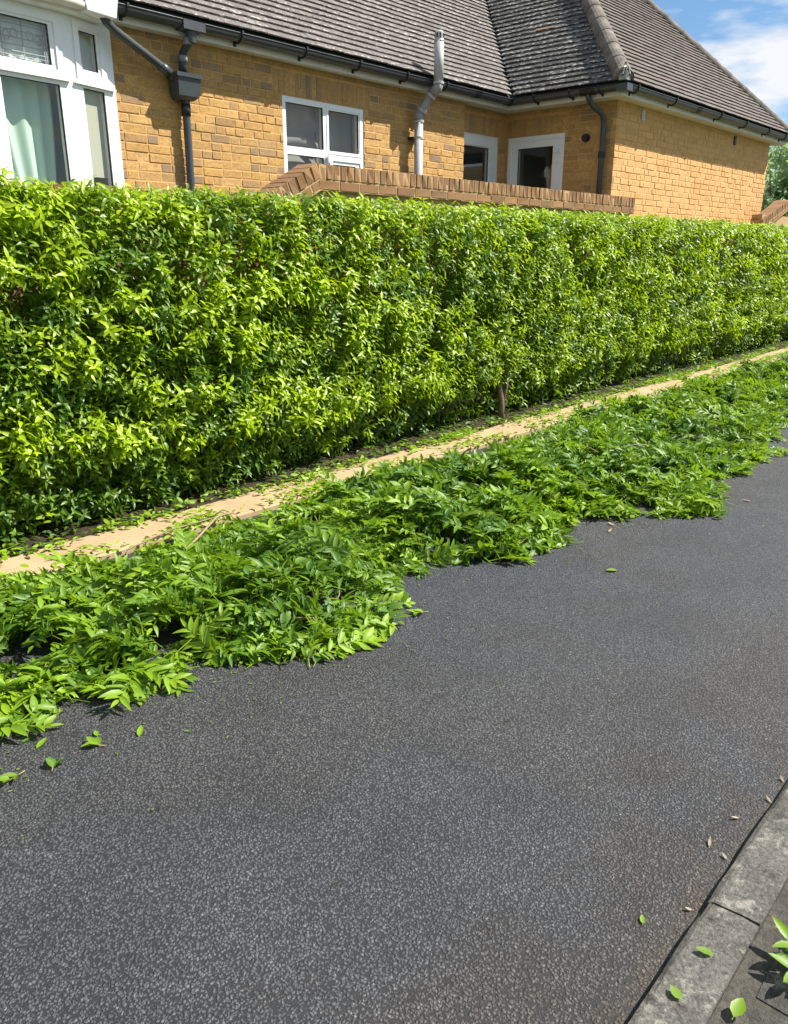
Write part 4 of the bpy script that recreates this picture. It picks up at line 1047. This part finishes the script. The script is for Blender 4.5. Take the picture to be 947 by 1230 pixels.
# ---- loose leaves on the edging and in the soil (uncountable litter)
lt = [leaf_geo(.045, .018, 2, .2, .1), leaf_geo(.035, .015, 2, .4, .25)]
LT = [(v, f, np.tile([.2, 0.], (len(v), 1))) for v, f in lt]
p, r_, a = [], [], []
for _ in range(9500):
    x = random.uniform(.3, 18)
    if random.random() < .45:
        y = random.uniform(4.16, 4.75); z = .045+(y-4.1)*.08; ageb = random.uniform(-.4, .35)
    else:
        y = random.uniform(3.8, 4.28); z = .046+random.random()**2*.03; ageb = random.uniform(.7, 1.3)
        if mnoise.noise(Vector((x*1.9, y*6, 70.)))*1.3+.5*(abs(y-4.03)/.2)-.36 < .0: continue
    p.append((x, y, z)); r_.append(Matrix.Rotation(random.uniform(0, 6.3), 3, 'Z') @ Matrix.Rotation(random.gauss(0, .3), 3, 'X') @ Matrix.Rotation(random.gauss(-.1, .15), 3, 'Y')); a.append(ageb)
for _ in range(85):
    cx_, cy_ = random.uniform(.4, 15), random.choice([random.uniform(4.1, 4.24), random.uniform(3.8, 3.95)]); sx_ = random.uniform(.04, .16)
    for _k in range(int(random.uniform(10, 45))):
        p.append((random.gauss(cx_, sx_), random.gauss(cy_, .03), .048+random.random()*.035)); r_.append(Matrix.Rotation(random.uniform(0, 6.3), 3, 'Z') @ Matrix.Rotation(random.gauss(0, .5), 3, 'X') @ Matrix.Rotation(random.gauss(-.2, .25), 3, 'Y')); a.append(random.uniform(.7, 1.3))
V, F, T = stamp(LT, np.array(p), np.array([np.array(m) for m in r_]), rng.uniform(.8, 1.6, len(p)), np.array(a), rng.random(len(p)))
o = link('leaf_litter', np_mesh('leaf_litter', V, F, T, M['cut'])); tag(o, 'scattered cut leaves littering the tan edging and the soil under the hedge', 'leaf litter'); o['kind'] = 'stuff'
p, r_, a = [], [], []
for _ in range(1100):
    x = random.uniform(.4, 12); y = float(ip(FR, x))-random.expovariate(5.5)
    if y < .55: continue
    p.append((x, y, .006)); r_.append(Matrix.Rotation(random.uniform(0, 6.3), 3, 'Z')); a.append(random.uniform(.1, .9))
V, F, T = stamp(LT, np.array(p), np.array([np.array(m) for m in r_]), rng.uniform(.1, .42, len(p)), np.array(a), rng.random(len(p)))
V[:, 2] = np.maximum(V[:, 2], .004)
o = link('leaf_crumbs', np_mesh('leaf_crumbs', V, F, T, M['cut'])); tag(o, 'tiny torn leaf scraps on the asphalt in front of the clippings', 'leaf scraps'); o['kind'] = 'stuff'

# ---- single fallen leaves and sprigs (things)
def one_leaf(name, x, y, z, yaw, L, W, young, label, cat='leaf', curl=.1, mat='cut', group=None, fold=.35):
    v, f = leaf_geo(L, W, 3, fold, -curl); st_ = np.array([(-L*.18, -.0012, .002), (-L*.18, .0012, .002), (0.002, 0, .002)]); f = np.vstack([f, [[len(v), len(v)+1, len(v)+2]]]); v = np.vstack([v, st_])
    v[:, 2] -= v[:, 2].min(); t = np.tile([.1, young], (len(v), 1))
    o = link(name, np_mesh(name, v, f, t, M[mat])); o.location = (x, y, z+.0045); o.rotation_euler = (0, 0, yaw); return tag(o, label, cat, group)
def sprig(x, y, z, yaw, n, L_, L, W, young, label, seed=1, stemcol=True, h=.0):
    rr = np.random.default_rng(seed)
    e = empty('sprig', label, 'sprig', (x, y, z)); e.rotation_euler = (0, 0, yaw)
    s_ = MB(); s_.tube([(-L_*.35, 0, .004), (L_*.3, .003, .008+h), (L_, 0, .006+h)], [.0022, .0018, .0008], 6); s_.build('stem', M['twig'], e, smooth=True)
    for k in range(n):
        t = .1+.9*k/n
        for sd in (-1, 1):
            ll = L*rr.uniform(.75, 1.1); v, f = leaf_geo(ll, W*rr.uniform(.85, 1.15), 3, rr.uniform(.25, .5), rr.uniform(-.05, .2))
            M_ = rotm((0, 0, 1), sd*rr.uniform(.35, .95)) @ rotm((0, 1, 0), -rr.uniform(.1, .45)) @ rotm((1, 0, 0), sd*rr.uniform(-.1, .5))
            v = v @ M_.T; v += np.array([L_*t, 0, .007+h]); v[:, 2] = np.maximum(v[:, 2], .004)
            link('leaf', np_mesh('leaf', v, f, np.tile([rr.random()*.5, young+rr.uniform(-.1, .1)], (len(v), 1)), M['cut']), e)
    return e
sprig(2.60, 2.135, 0, 2.75, 3, .055, .05, .022, .75, 'small five leaved sprig lying alone on the asphalt by the pale cut stub', 5)
sprig(1.055, 2.285, 0, 2.2, 2, .04, .052, .024, .55, 'curled three leaved sprig on the asphalt below the left end of the heap', 8)
sprig(.885, 2.28, 0, .8, 2, .03, .05, .024, .15, 'dark green sprig at the lower left on the asphalt', 9)
sprig(.80, 2.335, 0, 3.4, 2, .06, .05, .022, .5, 'sprig with a long bare stem entering at the left edge of the photo', 10)
sprig(2.22, 2.16, 0, 3.0, 3, .07, .045, .020, .35, 'sprig with pale stalk lying just off the front of the heap', 12)
sprig(1.92, 2.15, 0, .4, 3, .06, .045, .020, -.05, 'darkest green sprig lying on the asphalt under the heap front', 13)
sprig(1.50, 2.47, 0, 2.9, 3, .05, .048, .018, .55, 'light green sprig pointing left at the heap front', 14)
one_leaf('fallen_leaf', 1.17, 2.235, 0, .9, .062, .022, .8, 'single bright green leaf on the asphalt right of the small sprigs')
one_leaf('fallen_leaf', 1.075, 2.345, 0, 1.3, .035, .018, .7, 'short upright leaf just above the curled three leaved sprig')
one_leaf('fallen_leaf', .90, 2.43, 0, .55, .06, .022, .65, 'long light leaf lying close under the left end of the heap')
one_leaf('fallen_leaf', .885, 2.50, 0, .2, .03, .016, .2, 'small dull green leaf touching the left end of the heap')
one_leaf('fallen_leaf', 3.67, 1.70, 0, 2.4, .065, .034, .6, 'lone broad leaf out on the bare asphalt right of centre')
one_leaf('fallen_leaf', 2.60, 2.25, 0, 1.8, .028, .014, -.1, 'tiny dark leaf above the five leaved sprig')
for x, y, yaw, lab in ((4.19, 2.02, .2, 'dry curled pale leaf at the foot of the middle mound'), (4.32, 2.05, 1.2, 'second dry pale leaf beside the middle mound'), (5.40, 1.60, 2., 'dry whitish leaf out on the road at the right')):
    one_leaf('dry_leaf', x, y, 0, yaw, .06, .018, .5, lab, 'leaf', .15, 'dry' if 'dry' in M else 'twig')
one_leaf('fallen_leaf', 1.575, .575, 0, .5, .028, .014, .6, 'tiny green leaf on the asphalt left of the kerb')
one_leaf('fallen_leaf', 1.557, .397, .045, 1.9, .04, .022, .35, 'torn green leaf in the middle of the kerb stone')
one_leaf('fallen_leaf', 1.393, .405, .045, 1.1, .036, .024, .45, 'round pale green leaf on the kerb near the bottom edge', fold=.15)
one_leaf('fallen_leaf', 1.427, .305, .045, .0, .055, .032, .55, 'broad light green leaf with curled rim on the paving behind the kerb', curl=.12)
M['dry'] = plain('dry leaf', (.26, .22, .16), .9, .3, 40)
for i, (x, y, yaw, L, lab) in enumerate(((1.955, .555, .3, .05, 'longest dry leaf shred in the gutter below the kerb joint'), (1.94, .50, 1.0, .03, 'small dry shred against the kerb beside the longest one'), (2.135, .535, 2.4, .035, 'dry papery leaf fragment standing off the kerb'),
        (2.27, .487, .9, .035, 'wide dry leaf flake pressed on the kerb edge'), (2.40, .49, .7, .035, 'dry flake furthest along the kerb'), (1.70, .50, 2.0, .025, 'dry shred nearest the kerb joint'))):
    one_leaf('dry_leaf', x, y, 0 if y > .47 else .045, yaw, L*.75, .009, .5, lab, 'dry leaf', .25, 'dry')
# big fresh sprig on the pavement at the right edge
sprig(1.705, .190, .045, 1.95, 4, .09, .075, .026, .6, 'big fresh bright green sprig on the paving at the lower right edge', 31, h=.025)
sprig(1.648, .211, .045, 2.5, 3, .05, .07, .024, .45, 'second bright sprig tangled below the big fresh one on the paving', 33, h=.012)

# ------------------------------------------------------------------ distant trees
def tree(x, y, h, r, label, seed):
    rr = np.random.default_rng(seed); e = empty('tree', label, 'tree', (x, y, 0)); e.location = (0, 0, 0)
    t = MB(); t.tube([(x, y, 0), (x+.1, y, h*.3), (x, y+.1, h*.6)], [.16, .12, .07], 8)
    for k in range(6):
        a = k*1.05; t.tube([(x, y, h*.3+.1*k), (x+r*.5*math.cos(a), y+r*.5*math.sin(a), h*.5+.12*k), (x+r*.8*math.cos(a), y+r*.8*math.sin(a), h*.65+.1*k)], [.06, .04, .015], 6)
    t.build('trunk', M['trunk'], e, smooth=True)
    cl = []
    for k in range(46):
        a, b, q = rr.uniform(0, 6.28), math.acos(rr.uniform(-1, 1)), rr.uniform(.45, 1)**.6
        cl.append((x+r*q*math.sin(b)*math.cos(a), y+r*q*math.sin(b)*math.sin(a), h*.55+h*.45*q*math.cos(b)))
    n = 15000; ci = rr.integers(0, len(cl), n); P = np.array(cl)[ci]+rr.normal(0, r*.13, (n, 3)); D = rr.normal(0, 1, (n, 3)); ro = basis(D, rr.uniform(0, 6.28, n))
    v, f = leaf_geo(.16, .08, 2, .2, .2); LTT = [(v, f, np.tile([.5, 0.], (len(v), 1)))]
    V, F, T = stamp(LTT, P, ro, rr.uniform(.6, 1.3, n), rr.uniform(0, 1, n)*.6+(ci % 5)*.08, rr.random(n))
    link('crown', np_mesh('crown', V, F, T, M['treeleaf']), e, 'stuff')
tree(26.0, 8.1, 5.0, 1.6, 'bushy green tree beyond the right corner of the bungalow', 1)
tree(31.0, 8.6, 5.6, 2.2, 'greyer tree further back at the right edge of the photo', 2)
